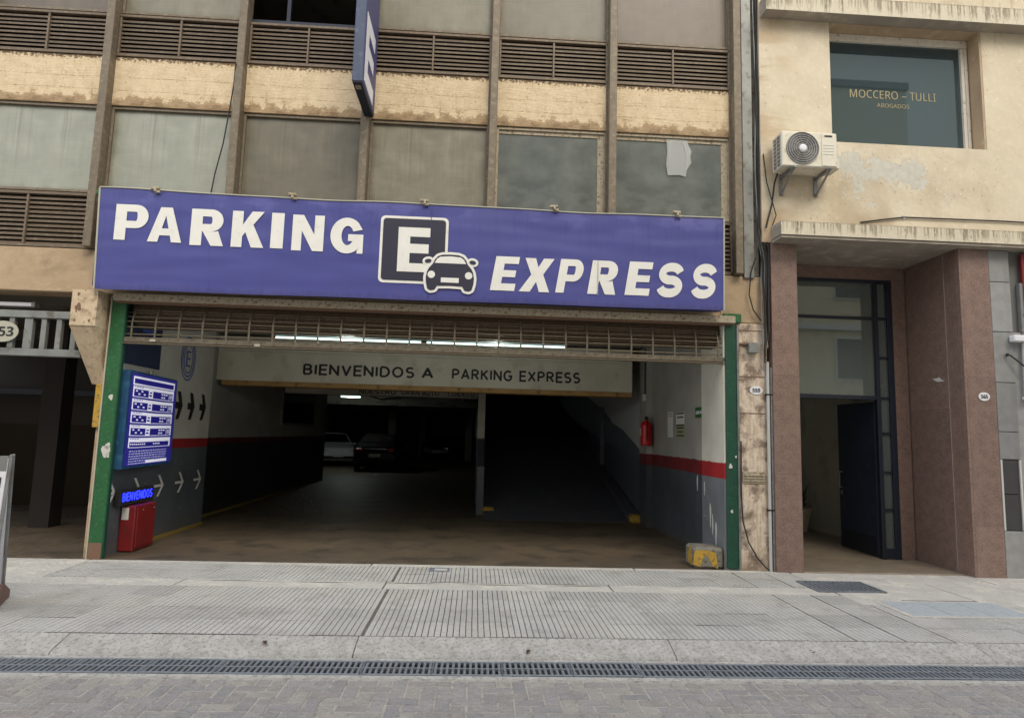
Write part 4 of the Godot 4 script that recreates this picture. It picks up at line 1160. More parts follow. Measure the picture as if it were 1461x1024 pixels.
func glyph(ch: String, w: float, h: float, shear := 0.0) -> ArrayMesh:   # heavy grotesque capitals, drawn in a 1 x 1 box and stretched to w x h round the middle
	var b := MB.new()
	b.t = Transform3D(Basis(Vector3(w, 0, 0), Vector3(shear * h, h, 0), Vector3(0, 0, 1)), Vector3(-w / 2 - shear * h / 2, -h / 2, 0))
	var d := 0.003
	var st := 0.34
	var polys := []
	var bowl := func(y0: float, y1: float, right: float) -> void:
		var t := 0.2
		var o := [Vector2(st, y1)]
		var n := [Vector2(st, y1 - t)]
		var ry := (y1 - y0) / 2
		var rx := 0.36
		for k in 13:
			var a := PI / 2 - PI * k / 12
			o.append(Vector2(right - rx + cos(a) * rx, (y0 + y1) / 2 + sin(a) * ry))
			n.append(Vector2(right - rx + cos(a) * (rx - 0.32) - 0.01, (y0 + y1) / 2 + sin(a) * (ry - t)))
		o.append(Vector2(st, y0)); n.append(Vector2(st, y0 + t))
		strip(b, o, n, d)
	match ch:
		"P":
			polys = [[0, 0, st, 0, st, 1, 0, 1]]
			bowl.call(0.34, 1.0, 1.0)
		"R":
			polys = [[0, 0, st, 0, st, 1, 0, 1], [st, 0.39, 0.5, 0.39, 0.64, 0, 1, 0, 0.78, 0.44, 0.6, 0.3905, st, 0.3905]]
			polys[1] = [st + 0.02, 0.389, 0.63, 0, 1, 0, 0.82, 0.41, 0.75, 0.389]
			bowl.call(0.39, 1.0, 0.96)
		"A":
			polys = [[0, 0, 0.30, 0, 0.345, 0.19, 0.5, 0.19, 0.5, 0.39, 0.40, 0.39, 0.5, 0.76, 0.5, 1, 0.33, 1], [1, 0, 0.67, 1, 0.5, 1, 0.5, 0.76, 0.60, 0.39, 0.5, 0.39, 0.5, 0.19, 0.655, 0.19, 0.70, 0]]
		"K":
			polys = [[0, 0, 0.33, 0, 0.33, 0.30, 0.42, 0.42, 0.62, 0, 1, 0, 0.65, 0.63, 0.97, 1, 0.60, 1, 0.33, 0.62, 0.33, 1, 0, 1]]
		"I":
			polys = [[0, 0, 1, 0, 1, 1, 0, 1]]
		"N":
			polys = [[0, 0, 0.3, 0, 0.3, 0.56, 0.66, 0, 1, 0, 1, 1, 0.7, 1, 0.7, 0.46, 0.34, 1, 0, 1]]
		"E":
			polys = [[0, 0, 1, 0, 1, 0.21, 0.4, 0.21, 0.4, 0.4, 0.93, 0.4, 0.93, 0.6, 0.4, 0.6, 0.4, 0.79, 0.98, 0.79, 0.98, 1, 0, 1]]
		"X":
			polys = [[0, 0, 0.36, 0, 0.51, 0.30, 0.66, 0, 1, 0, 0.70, 0.52, 0.98, 1, 0.63, 1, 0.5, 0.73, 0.37, 1, 0.02, 1, 0.31, 0.51]]
		"G":
			var o := []
			var n := []
			for k in 25:
				var a := lerpf(0.62, TAU - 0.62, k / 24.0)
				o.append(Vector2(0.5 + cos(a) * 0.5, 0.5 + sin(a) * 0.5).clamp(Vector2.ZERO, Vector2(0.95, 1)))
				n.append(Vector2(0.52 + cos(a) * 0.185, 0.5 + sin(a) * 0.27))
			n[0] = Vector2(0.69, 0.62); o[0] = Vector2(0.97, 0.68)
			strip(b, o, n, d)
			polys = [[0.53, 0.34, 0.68, 0.34, 0.675, 0.31, 0.91, 0.2, 0.86, 0.08, 0.79, 0, 1, 0, 1, 0.53, 0.53, 0.53]]
			polys = [[0.54, 0.35, 0.69, 0.35, 0.672, 0.344, 0.906, 0.21, 0.82, 0.09, 0.82, 0.01, 1, 0.01, 1, 0.54, 0.54, 0.54]]
		"S":
			var cl := PackedVector2Array()
			for k in 21:
				var a := deg_to_rad(lerpf(12.0, 262.0, k / 20.0))
				cl.append(Vector2(0.5 + cos(a) * 0.34, 0.69 + sin(a) * 0.195))
			for k in 21:
				var a := deg_to_rad(lerpf(82.0, -168.0, k / 20.0))
				cl.append(Vector2(0.5 + cos(a) * 0.355, 0.31 + sin(a) * 0.195))
			for q in Geometry2D.offset_polyline(cl, 0.13, Geometry2D.JOIN_ROUND, Geometry2D.END_BUTT):
				var fit := PackedVector2Array()
				for v2 in q:
					fit.append(Vector2((v2.x - 0.5) * 1.02 + 0.5, clampf((v2.y - 0.5) * 0.79 / 0.79 + 0.5, -0.01, 1.01)))
				b.prism(fit, 0.0, d)
	for p in polys:
		var pv := PackedVector2Array()
		for i in range(0, p.size(), 2):
			pv.append(Vector2(p[i], p[i + 1]))
		b.prism(pv, 0.0, d)
	return b.mesh()

func build_sign() -> void:
	var s := thing("parking_sign", "long blue vinyl sign reading PARKING EXPRESS with a car emblem", "sign", Vector3(-0.8, 3.2, 0.14))
	var P := [Vector3(-4.628, 3.196, 0.28), Vector3(3.078, 3.227, 0.28), Vector3(3.09, 4.424, 0.28), Vector3(-4.678, 4.452, 0.28)]
	var b := MB.new()
	var N := 40
	var tops := []
	var bots := []
	for i in N + 1:
		var t := float(i) / N
		var wav := sin(t * 31.0) * 0.004 + sin(t * 13.0 + 1.0) * 0.008 - sin(t * PI) * 0.012
		tops.append((P[3] as Vector3).lerp(P[2], t) + Vector3(0, wav, sin(t * 47.0) * 0.004 - 0.003))
		bots.append((P[0] as Vector3).lerp(P[1], t) + Vector3(0, sin(t * 21.0) * 0.003, 0))
	var R := 6
	for i in N:
		for j in R:
			var f0 := float(j) / R
			var f1 := float(j + 1) / R
			b.quad((bots[i] as Vector3).lerp(tops[i], f0), (bots[i + 1] as Vector3).lerp(tops[i + 1], f0), (bots[i + 1] as Vector3).lerp(tops[i + 1], f1), (bots[i] as Vector3).lerp(tops[i], f1), Rect2(float(i) / N, 1.0 - f1, 1.0 / N, f1 - f0))
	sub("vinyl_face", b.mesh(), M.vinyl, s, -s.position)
	span("frame_box", M.signside, s, -4.66, 3.07, 3.24, 4.40, 0.08, 0.27)
	var e := MB.new()
	for q in [[P[0], P[3]], [P[1], P[2]]]:
		e.tube([q[0], q[1]], 0.011, 6)
	var tl := []
	for p in tops:
		tl.append(p + Vector3(0, 0.004, 0.004))
	e.tube(tl, 0.009, 6)
	sub("edge_trim", e.mesh(), M.edge, s, -s.position)
	var z := 0.284
	var L := [["P", -4.457, -4.067, 3.812, 4.256], ["A", -4.06, -3.655, 3.805, 4.24], ["R", -3.556, -3.155, 3.784, 4.24], ["K", -3.065, -2.672, 3.783, 4.237], ["I", -2.592, -2.44, 3.786, 4.233], ["N", -2.336, -1.951, 3.771, 4.223], ["G", -1.87, -1.468, 3.758, 4.213]]
	for l in L:
		put("letter", glyph(l[0], l[2] - l[1], l[4] - l[3]), M.letter, s, Vector3((l[1] + l[2]) / 2, (l[3] + l[4]) / 2, z))
	var Q := [["E", 0.117, 0.488, 3.371, 3.805], ["X", 0.475, 0.924, 3.37, 3.798], ["P", 0.931, 1.306, 3.374, 3.804], ["R", 1.333, 1.755, 3.373, 3.804], ["E", 1.804, 2.179, 3.377, 3.809], ["S", 2.191, 2.589, 3.371, 3.809], ["S", 2.631, 3.016, 3.373, 3.814]]
	for l in Q:
		var sh := 0.16
		var w: float = l[2] - l[1] - sh * (l[4] - l[3])
		put("letter", glyph(l[0], w, l[4] - l[3], sh), M.letter, s, Vector3((l[1] + l[2]) / 2, (l[3] + l[4]) / 2, z))
	# emblem: rounded square with an E, and a car seen from the front
	var rr := func(cx: float, cy: float, hw: float, hh: float, r: float) -> PackedVector2Array:
		var p := PackedVector2Array()
		for c in 4:
			var o := Vector2(cx + (hw - r) * (1 if c == 0 or c == 3 else -1), cy + (hh - r) * (1 if c < 2 else -1))
			for k in 7:
				var a := PI / 2 * c + PI / 12 * k
				p.append(o + Vector2(cos(a), sin(a)) * r)
		return p
	var flat := func(called: String, poly: PackedVector2Array, m: Material, z0: float) -> void:
		var q := MB.new()
		q.prism(poly, 0.0, 0.003)
		put(called, q.mesh(), m, s, Vector3(0, 0, z0))
	flat.call("emblem_border", rr.call(-0.842, 3.84, 0.42, 0.425, 0.06), M.letter, z)
	flat.call("emblem_panel", rr.call(-0.842, 3.84, 0.387, 0.392, 0.04), M.navy, z + 0.004)
	flat.call("emblem_letter", PackedVector2Array([Vector2(-1.037, 3.56), Vector2(-0.637, 3.56), Vector2(-0.637, 3.668), Vector2(-0.89, 3.668), Vector2(-0.89, 3.797), Vector2(-0.658, 3.797), Vector2(-0.658, 3.914), Vector2(-0.89, 3.914), Vector2(-0.89, 4.006), Vector2(-0.642, 4.006), Vector2(-0.642, 4.122), Vector2(-1.037, 4.122)]), M.letter, z + 0.008)
	var half := [Vector2(0.0, 0.205), Vector2(0.10, 0.2), Vector2(0.155, 0.18), Vector2(0.19, 0.14), Vector2(0.215, 0.085), Vector2(0.235, 0.06), Vector2(0.262, 0.03), Vector2(0.285, -0.02), Vector2(0.297, -0.09), Vector2(0.292, -0.16), Vector2(0.272, -0.235), Vector2(0.235, -0.255), Vector2(0.185, -0.245), Vector2(0.155, -0.195), Vector2(0.0, -0.19)]
	var full := PackedVector2Array(half)
	for k in range(half.size() - 2, 0, -1):
		full.append(Vector2(-half[k].x, half[k].y))
	var cc := Vector2(-0.381, 3.59)
	var mv := func(p: PackedVector2Array, sx := 1.0, grow := 0.0) -> PackedVector2Array:
		var o := PackedVector2Array()
		for q in (Geometry2D.offset_polygon(p, grow, Geometry2D.JOIN_ROUND)[0] if grow > 0 else p):
			o.append(cc + Vector2(q.x * sx, q.y))
		return o
	var mir := PackedVector2Array()
	for k in 12:
		mir.append(Vector2(0.275 + cos(TAU * k / 12) * 0.042, 0.115 + sin(TAU * k / 12) * 0.026 - cos(TAU * k / 12) * 0.004))
	flat.call("car_outline", mv.call(full, 1.0, 0.032), M.letter, z + 0.0115)
	for sx in [-1.0, 1.0]:
		flat.call("mirror_outline", mv.call(mir, sx, 0.03), M.letter, z + 0.0105)
	flat.call("car_body", mv.call(full), M.navy, z + 0.0155)
	for sx in [-1.0, 1.0]:
		flat.call("car_mirror", mv.call(mir, sx), M.navy, z + 0.0165)
		var hl := PackedVector2Array()
		for k in 16:
			hl.append(Vector2(0.23 + cos(TAU * k / 16) * 0.046, -0.055 + sin(TAU * k / 16) * 0.046))
		flat.call("car_headlight", mv.call(hl, sx), M.letter, z + 0.0195)
	flat.call("car_windscreen", mv.call(PackedVector2Array([Vector2(-0.195, 0.092), Vector2(0.195, 0.092), Vector2(0.165, 0.145), Vector2(0.125, 0.172), Vector2(0.0, 0.182), Vector2(-0.125, 0.172), Vector2(-0.165, 0.145)])), M.letter, z + 0.0195)
	flat.call("car_plate", mv.call(PackedVector2Array([Vector2(-0.11, -0.15), Vector2(0.11, -0.15), Vector2(0.11, -0.09), Vector2(-0.11, -0.09)])), M.letter, z + 0.0195)
	for x in [-0.64, 1.465]:
		span("seam", M.signside if x < 0 else M.edge, s, x - 0.004, x + 0.004, 3.24 if x < 0 else 3.36, 4.39 if x < 0 else 3.8, z + 0.0105, z + 0.0125)
	# clamps along the top edge
	for x in [-4.013, -2.363, -0.739, 0.892, 2.467]:
		var c := MB.new()
		c.box(Vector3(0, 0.03, 0.02), Vector3(0.1, 0.03, 0.05), 0.004)
		c.box(Vector3(0.01, 0.005, -0.02), Vector3(0.03, 0.05, 0.16), 0.003)
		c.box(Vector3(0.03, -0.02, 0.03), Vector3(0.06, 0.03, 0.03), 0.004)
		put("clamp", c.mesh(), M.lintel, s, Vector3(x, 4.445, 0.27), Vector3(0, 0, rng.randf_range(-0.15, 0.1)))
	# blade sign with an E
	var bl := thing("projecting_sign", "narrow blue blade sign with a white E hanging out over the street", "sign", Vector3(-1.51, 5.64, 0.1))
	span("cabinet", M.bladeside, bl, -1.578, -1.458, 5.64, 7.6, 0.08, 0.95, 0.008)
	span("underside", M.navyframe, bl, -1.572, -1.464, 5.628, 5.638, 0.09, 0.94)
	span("fixing", M.lintel, bl, -1.55, -1.49, 5.618, 5.629, 0.8, 0.88)
	for x in [-1.457, -1.579]:
		span("face", M.bladeface, bl, x - 0.003, x + 0.003, 5.66, 7.58, 0.1, 0.93)
	for sd in [1.0, -1.0]:
		var el := MB.new()
		el.prism(PackedVector2Array([Vector2(0, 0), Vector2(0.6, 0), Vector2(0.6, 0.19), Vector2(0.17, 0.19), Vector2(0.17, 0.36), Vector2(0.54, 0.36), Vector2(0.54, 0.53), Vector2(0.17, 0.53), Vector2(0.17, 0.68), Vector2(0.58, 0.68), Vector2(0.58, 0.87), Vector2(0, 0.87)]), 0.0, 0.004)
		put("letter", el.mesh(), M.white, bl, Vector3(-1.453 if sd > 0 else -1.583, 5.70, 0.87 if sd > 0 else 0.27), Vector3(0, PI / 2 * sd, 0))
	span("end_bracket", M.green, s, -4.77, -4.675, 4.40, 4.455, 0.1, 0.2, 0.006)
	span("bracket", M.mull, bl, -1.55, -1.48, 6.9, 6.96, -0.0, 0.078)
	span("bracket", M.mull, bl, -1.55, -1.48, 5.85, 5.91, -0.0, 0.078)

# ---------- shutter, posts, lamps, boards and cars of the garage
func car(called: String, label: String, paint_m: Material, at: Vector3, turn: float) -> void:
	var c := thing(called, label, "car", at, turn)
	var S := [[2.1, 0.3, 0.72, 0.5, 0.6, 0.64], [1.95, 0.22, 0.84, 0.62, 0.76, 0.74], [1.05, 0.2, 0.88, 0.82, 0.96, 0.76], [0.2, 0.2, 0.89, 0.88, 1.42, 0.60], [-0.9, 0.2, 0.89, 0.9, 1.45, 0.60], [-1.7, 0.22, 0.88, 0.93, 1.12, 0.68], [-2.0, 0.28, 0.84, 0.86, 0.96, 0.7], [-2.1, 0.34, 0.8, 0.6, 0.7, 0.72]]
	var ring := func(s: Array) -> Array:
		var z: float = s[0]
		return [Vector3(s[2] * 0.93, s[1], z), Vector3(s[2], s[1] + 0.16, z), Vector3(s[2], s[3], z), Vector3(s[5], s[4], z), Vector3(s[5] * 0.8, s[4] + 0.03, z), Vector3(-s[5] * 0.8, s[4] + 0.03, z), Vector3(-s[5], s[4], z), Vector3(-s[2], s[3], z), Vector3(-s[2], s[1] + 0.16, z), Vector3(-s[2] * 0.93, s[1], z)]
	var b := MB.new()
	for i in S.size() - 1:
		var r0: Array = ring.call(S[i])
		var r1: Array = ring.call(S[i + 1])
		for k in r0.size():
			var k2 := (k + 1) % r0.size()
			b.quad(r1[k], r0[k], r0[k2], r1[k2])
	for e in [0, S.size() - 1]:
		var r: Array = ring.call(S[e])
		for k in range(1, r.size() - 1):
			if e == 0:
				b.tri(r[0], r[k], r[k + 1])
			else:
				b.tri(r[0], r[k + 1], r[k])
	sub("body", b.mesh(), paint_m, c)
	var w := MB.new()
	w.quad(Vector3(-0.66, 1.03, 0.98), Vector3(0.66, 1.03, 0.98), Vector3(0.53, 1.40, 0.30), Vector3(-0.53, 1.40, 0.30))
	sub("windscreen", w.mesh(), M.carglass, c, Vector3(0, 0.012, 0.02))
	w = MB.new()
	w.quad(Vector3(0.60, 1.15, -1.70), Vector3(-0.60, 1.15, -1.70), Vector3(-0.52, 1.42, -1.0), Vector3(0.52, 1.42, -1.0))
	sub("rear_window", w.mesh(), M.carglass, c, Vector3(0, 0.012, -0.02))
	for s in [-1.0, 1.0]:
		w = MB.new()
		var p := [Vector3(0.865 * s, 0.95, 0.75), Vector3(0.865 * s, 0.96, -1.35), Vector3(0.65 * s, 1.36, -0.9), Vector3(0.65 * s, 1.34, 0.2)]
		if s > 0:
			w.quad(p[0], p[1], p[2], p[3])
		else:
			w.quad(p[1], p[0], p[3], p[2])
		sub("side_window", w.mesh(), M.carglass, c, Vector3(0.012 * s, 0.008, 0))
		sub("headlight", bx(0.3, 0.13, 0.12, 0.03), M.headlight, c, Vector3(0.58 * s, 0.66, 1.99))
		sub("tail_light", bx(0.26, 0.15, 0.1, 0.03), M.taillight, c, Vector3(0.62 * s, 0.84, -2.03))
		sub("door_mirror", bx(0.16, 0.1, 0.1, 0.03), paint_m, c, Vector3(0.93 * s, 0.98, 0.6))
		for z in [1.25, -1.3]:
			var ty := MB.new()
			ty.t = Transform3D(Basis(Vector3.BACK, -PI / 2), Vector3.ZERO)
			ty.lathe(PackedVector2Array([Vector2(0.0, -0.1), Vector2(0.26, -0.1), Vector2(0.31, -0.07), Vector2(0.31, 0.07), Vector2(0.26, 0.1), Vector2(0.0, 0.1)]), 18)
			var t := sub("wheel", ty.mesh(), M.rubber, c, Vector3(0.80 * s, 0.31, z))
			var ri := MB.new()
			ri.t = ty.t
			ri.lathe(PackedVector2Array([Vector2(0.0, -0.108), Vector2(0.2, -0.108), Vector2(0.2, 0.108), Vector2(0.0, 0.108)]), 12)
			sub("rim", ri.mesh(), M.steel, t)
	sub("bumper", bx(1.5, 0.16, 0.1, 0.04), M.rubber, c, Vector3(0, 0.38, 2.08))
	sub("bumper", bx(1.5, 0.18, 0.1, 0.04), M.rubber, c, Vector3(0, 0.42, -2.08))
	sub("trim_strip", bx(0.9, 0.04, 0.03), M.chrome, c, Vector3(0, 0.9, -2.05))
	sub("number_plate", bx(0.44, 0.12, 0.02), M.chalk, c, Vector3(0, 0.47, 2.14))
	sub("number_plate", bx(0.44, 0.12, 0.02), M.chalk, c, Vector3(0, 0.64, -2.115))

func wall_thing(called: String, label: String, cat: String, at: Vector3, side: float, group := "") -> Node3D:   # on a side wall: local x runs along the wall, local z out of it
	return thing(called, label, cat, at, PI / 2 * side, group)

func chip(r: float, sd: int) -> ArrayMesh:
	var p := PackedVector2Array()
	for k in 11:
		var a := TAU * k / 11
		var q := r * (0.75 + 0.6 * absf(sin(sd * 1.7 + k * 2.3)))
		p.append(Vector2(cos(a) * q * 0.9, sin(a) * q * 1.25))
	var b := MB.new()
	b.prism(p, 0.0, 0.0025)
	return b.mesh()

func build_garage_things() -> void:
	# lintel under the sign
	var li := thing("lintel", "pale dented steel lintel strip right under the blue sign", "lintel", Vector3(-0.65, 3.1, 0.03))
	span("strip", M.lintel, li, -4.5, 3.3, 3.105, 3.198, -0.04, 0.1, 0.006)
	span("lip", M.rust, li, -4.48, 3.28, 3.085, 3.103, -0.03, 0.06)
	# shutter
	var sh := thing("roller_grille", "half rolled up brown steel roller grille across the garage entrance", "shutter", Vector3(-0.65, 2.58, -0.1))
	var dr := MB.new()
	dr.t = Transform3D(Basis(Vector3.BACK, PI / 2), Vector3.ZERO)
	dr.lathe(PackedVector2Array([Vector2(0, -3.75), Vector2(0.19, -3.75), Vector2(0.19, 3.75), Vector2(0, 3.75)]), 24)
	put("drum", dr.mesh(), M.drum, sh, Vector3(-0.6, 3.02, -0.3))
	for k in 14:
		var a := TAU * k / 14.0
		tubed("drum_rod", M.shut, sh, [Vector3(-4.3, 3.02 + sin(a) * 0.2, -0.3 + cos(a) * 0.2), Vector3(3.15, 3.02 + sin(a) * 0.2, -0.3 + cos(a) * 0.2)], 0.012, 6)
	for y in [2.71, 2.80, 2.87, 2.93, 2.99]:
		var zz: float = -0.04 if y < 2.9 else -0.04 - (y - 2.9) * 0.6
		tubed("cross_bar", M.shut, sh, [Vector3(-4.38, y, zz), Vector3(3.2, y, zz)], 0.009, 6)
	for i in 27:
		var x := -4.3 + i * 0.285 + rng.randf_range(-0.006, 0.006)
		if x > 3.15:
			break
		tubed("link_bar", M.shut, sh, [Vector3(x, 2.66, -0.03), Vector3(x, 2.85, -0.03), Vector3(x, 2.93, -0.05), Vector3(x, 3.02, -0.09), Vector3(x, 3.1, -0.16)], 0.013, 6)
	var rl := span("bottom_rail", M.rail, sh, -4.4, 3.2, 2.605, 2.67, -0.06, 0.0, 0.006)
	put("rail_flange", bx(7.58, 0.014, 0.09), M.shut, rl, Vector3(-0.6, 2.592, -0.03))
	for p in [[-4.02, 2.63], [-2.75, 2.615]]:
		put("latch", bx(0.07, 0.03, 0.02, 0.004), M.edge, rl, Vector3(p[0], p[1], 0.011))
	# door posts
	var lp := thing("door_post", "bright green steel door post with chipped edges at the left of the garage entrance", "post", Vector3(-4.45, 0, 0), 0, "green posts of the garage entrance")
	span("channel", M.green, lp, -4.545, -4.385, 0.02, 3.2, -0.06, 0.012, 0.008)
	span("flange", M.edge, lp, -4.562, -4.546, 0.0, 3.16, -0.05, 0.018, 0.003)
	span("flange", M.dgreen, lp, -4.384, -4.37, 0.0, 3.1, -0.05, 0.004)
	span("rusty_foot", M.rust, lp, -4.54, -4.39, 0.0, 0.19, -0.05, 0.014)
	for p in [[-4.45, 1.27, 0.05], [-4.43, 1.33, 0.03], [-4.45, 1.92, 0.025], [-4.42, 1.22, 0.02]]:
		put("paint_chip", chip(p[2], int(p[1] * 100)), M.chalk, lp, Vector3(p[0], p[1], 0.011))
	var rp := thing("door_post", "dark green steel door post at the right of the garage entrance", "post", Vector3(3.28, 0, 0), 0, "green posts of the garage entrance")
	span("channel", M.dgreen, rp, 3.19, 3.335, 0.02, 3.16, -0.06, 0.03, 0.008)
	span("flange", M.zinc, rp, 3.336, 3.362, 0.0, 3.1, -0.05, 0.04, 0.003)
	span("cap", M.green, rp, 3.16, 3.4, 3.12, 3.24, -0.02, 0.05, 0.01)
	for p in [[3.24, 1.28, 0.022], [3.25, 0.72, 0.015], [3.31, 1.4, 0.012]]:
		put("paint_chip", chip(p[2], int(p[1] * 100)), M.chalk, rp, Vector3(p[0], p[1], 0.0295))
	# lit tubes behind the grille
	for t in [[-2.75, -0.79, "left lit fluorescent tube behind the roller grille"], [-0.71, 1.21, "right lit fluorescent tube behind the roller grille"]]:
		var tl := thing("tube_lamp", t[2], "lamp", Vector3((t[0] + t[1]) / 2, 2.8, -0.7), 0, "lit tubes at the garage entrance")
		span("housing", M.grey, tl, t[0] - 0.04, t[1] + 0.04, 2.855, 2.89, -0.74, -0.66)
		tubed("light_tube", M.tube, tl, [Vector3(t[0], 2.825, -0.7), Vector3(t[1], 2.825, -0.7)], 0.013, 8)
		span("hanger", M.grey, tl, t[0] + 0.4, t[0] + 0.42, 2.89, 3.3, -0.71, -0.69)
		span("hanger", M.grey, tl, t[1] - 0.42, t[1] - 0.4, 2.89, 3.3, -0.71, -0.69)
		var li2 := OmniLight3D.new()
		li2.name = "tube_light"
		li2.light_energy = 0.24; li2.light_color = Color(0.95, 1.0, 0.97); li2.omni_range = 30.0; li2.omni_attenuation = 2.0; li2.light_size = 0.1; li2.shadow_enabled = true
		li2.position = Vector3(0, -0.13, 0)
		tl.add_child(li2, true)
	var dl := thing("ceiling_lamp", "small lit lamp under the ceiling deep inside the garage", "lamp", Vector3(-5.0, 2.92, -17.9))
	sub("diffuser", bx(0.75, 0.06, 0.2, 0.01), M.tube, dl)
	sub("stem", bx(0.03, 0.16, 0.03), M.grey, dl, Vector3(0, 0.1, 0))
	var ol := OmniLight3D.new()
	ol.name = "lamp_light"
	ol.light_energy = 0.5; ol.light_color = Color(0.96, 1.0, 0.97); ol.omni_range = 30.0; ol.omni_attenuation = 2.0; ol.light_size = 0.1; ol.shadow_enabled = true
	ol.position = Vector3(0, -0.07, 0)
	dl.add_child(ol, true)
	# rate board: a blue light box on the left wall
	var rb := wall_thing("lit_rate_sign", "blue light box sign with the parking rates on the left garage wall", "sign", Vector3(-4.45, 1.05, -0.07), 1.0)
	var cb := MB.new()
	cb.prism(PackedVector2Array([Vector2(0, 0), Vector2(1.28, 0.02), Vector2(1.28, 1.19), Vector2(0, 1.22)]), 0.0, 0.16)
	sub("cabinet", cb.mesh(), M.blue, rb)
	var im := Image.create(256, 256, false, Image.FORMAT_RGB8)
	im.fill(c8(44, 40, 128))
	var wt := c8(226, 226, 240)
	var ink := c8(34, 30, 120)
	im.fill_rect(Rect2i(12, 8, 232, 24), wt)
	im.fill_rect(Rect2i(18, 14, 220, 14), ink)
	var rr := RandomNumberGenerator.new()
	rr.seed = 9
	for r in 5:
		var y := 32 + r * 36
		im.fill_rect(Rect2i(14, y + 2, 228, 31 if r < 4 else 28), wt)
		for k in 6:
			im.fill_rect(Rect2i(22 + k * 8, y + 3, 5, 4), c8(120, 120, 170))
		if r < 4:
			im.fill_rect(Rect2i(20, y + 11, 76, 20), ink); im.fill_rect(Rect2i(120, y + 11, 92, 20), ink); im.fill_rect(Rect2i(214, y + 11, 22, 20), ink)
			for k in 4:
				im.fill_rect(Rect2i(28 + k * 14, y + 14 + (k % 2) * 8, 10, 4), wt)
			for k in 5:
				im.fill_rect(Rect2i(168 + (k % 3) * 13, y + 14 + (k / 3) * 9, 10, 4), wt)
			for k in 3:
				im.fill_rect(Rect2i(218 + k * 6, y + 14, 3, 13), wt)
			im.fill_rect(Rect2i(102, y + 14, 12, 4), ink); im.fill_rect(Rect2i(100, y + 22, 14, 5), ink)
		else:
			im.fill_rect(Rect2i(20, y + 14, 214, 14), ink)
			for k in 12:
				im.fill_rect(Rect2i(24 + k * 10 + (40 if k > 7 else 0), y + 18, 7, 4), wt)
	for r in 6:
		var x := 22
		while x < 222:
			var w := rr.randi_range(4, 14)
			im.fill_rect(Rect2i(x, 214 + r * 7, w, 3), c8(176, 176, 214))
			x += w + 3
	im.fill_rect(Rect2i(110, 244, 120, 8), wt)
	var itx := ImageTexture.create_from_image(im)
	var fm := mat(Color.WHITE, 0.35, 0.0, itx)
	fm.emission_enabled = true; fm.emission = Color.BLACK; fm.emission_texture = itx; fm.emission_energy_multiplier = 0.22
	var fq := MB.new()
	fq.quad(Vector3(0.03, 0.03, 0.164), Vector3(1.26, 0.045, 0.164), Vector3(1.26, 1.17, 0.164), Vector3(0.03, 1.19, 0.164), Rect2(0, 0, 1, 1))
	sub("printed_face", fq.mesh(), fm, rb)
	var hk := MB.new()
	hk.tube([Vector3(0.72, 1.2, 0.05), Vector3(0.72, 1.26, 0.05), Vector3(0.8, 1.26, 0.05), Vector3(0.8, 1.2, 0.05)], 0.012, 6)
	sub("hanger", hk.mesh(), M.chalk, rb)
	var np := wall_thing("navy_panel", "dark navy painted panel high on the left garage wall above the rate sign", "panel", Vector3(-4.449, 2.36, -0.1), 1.0)
	sub("board", bx(1.0, 0.9, 0.012), M.darkblue, np, Vector3(0.5, 0.45, 0.006))
	sub("stripe", bx(0.3, 0.1, 0.006), M.logo, np, Vector3(0.6, 0.5, 0.016))
	# painted oval emblem
	var em := wall_thing("oval_emblem", "blue painted oval emblem with rings on the white left wall", "emblem", Vector3(-4.446, 2.62, -2.0), 1.0)
	for q in [[0.25, 0.34], [0.205, 0.285], [0.155, 0.23]]:
		var ob := MB.new()
		for k in 28:
			var a0 := TAU * k / 28
			var a1 := TAU * (k + 1) / 28
			var i0 := Vector3(cos(a0) * (q[0] - 0.022), sin(a0) * (q[1] - 0.022), 0)
			var i1 := Vector3(cos(a1) * (q[0] - 0.022), sin(a1) * (q[1] - 0.022), 0)
			var o0 := Vector3(cos(a0) * q[0], sin(a0) * q[1], 0)
			var o1 := Vector3(cos(a1) * q[0], sin(a1) * q[1], 0)
			ob.quad(o0, o1, i1, i0)
		sub("ring", ob.mesh(), M.logo, em)
	sub("letter", text_mesh("E", plain_font, 0.15, 0.24, 0.002), M.logo, em)
	# arrows on the left wall
	for k in 3:
		var a := wall_thing("black_arrow", ["black wall arrow nearest the rate sign", "middle one of three black wall arrows", "black wall arrow farthest inside, last of three"][k], "arrow", Vector3(-4.446, 1.9, [-1.91, -2.33, -2.76][k]), 1.0, "black arrows on the white wall")
		var b := MB.new()
		b.prism(PackedVector2Array([Vector2(-0.17, 0.21), Vector2(-0.07, 0.205), Vector2(0.02, 0.0), Vector2(-0.08, -0.205), Vector2(-0.18, -0.21), Vector2(-0.09, 0.0)]), 0.0, 0.003)
		sub("chevron", b.mesh(), M.ink, a)
		sub("shaft", bx(0.13, 0.1, 0.003), M.ink, a, Vector3(-0.16, 0.0, 0.0045))
	var wz := [-0.27, -0.87, -1.52, -2.16, -2.80]
	for k in 5:
		var a := wall_thing("white_arrow", ["thin white wall arrow beside the green door post", "thin white wall arrow partly hidden behind the blue display", "thin white wall arrow just past the blue display", "fourth thin white wall arrow from the street", "thin white wall arrow farthest inside, last of five"][k], "arrow", Vector3(-4.446, 0.75, wz[k]), 1.0, "white arrows on the grey dado")
		var b := MB.new()
		b.prism(PackedVector2Array([Vector2(-0.17, 0.15), Vector2(-0.11, 0.15), Vector2(0.02, 0.0), Vector2(-0.11, -0.15), Vector2(-0.17, -0.15), Vector2(-0.035, 0.0)]), 0.0, 0.003)
		sub("chevron", b.mesh(), M.chalk, a)
		sub("shaft", bx(0.24, 0.035, 0.003), M.chalk, a, Vector3(-0.15, 0.0, 0.005))
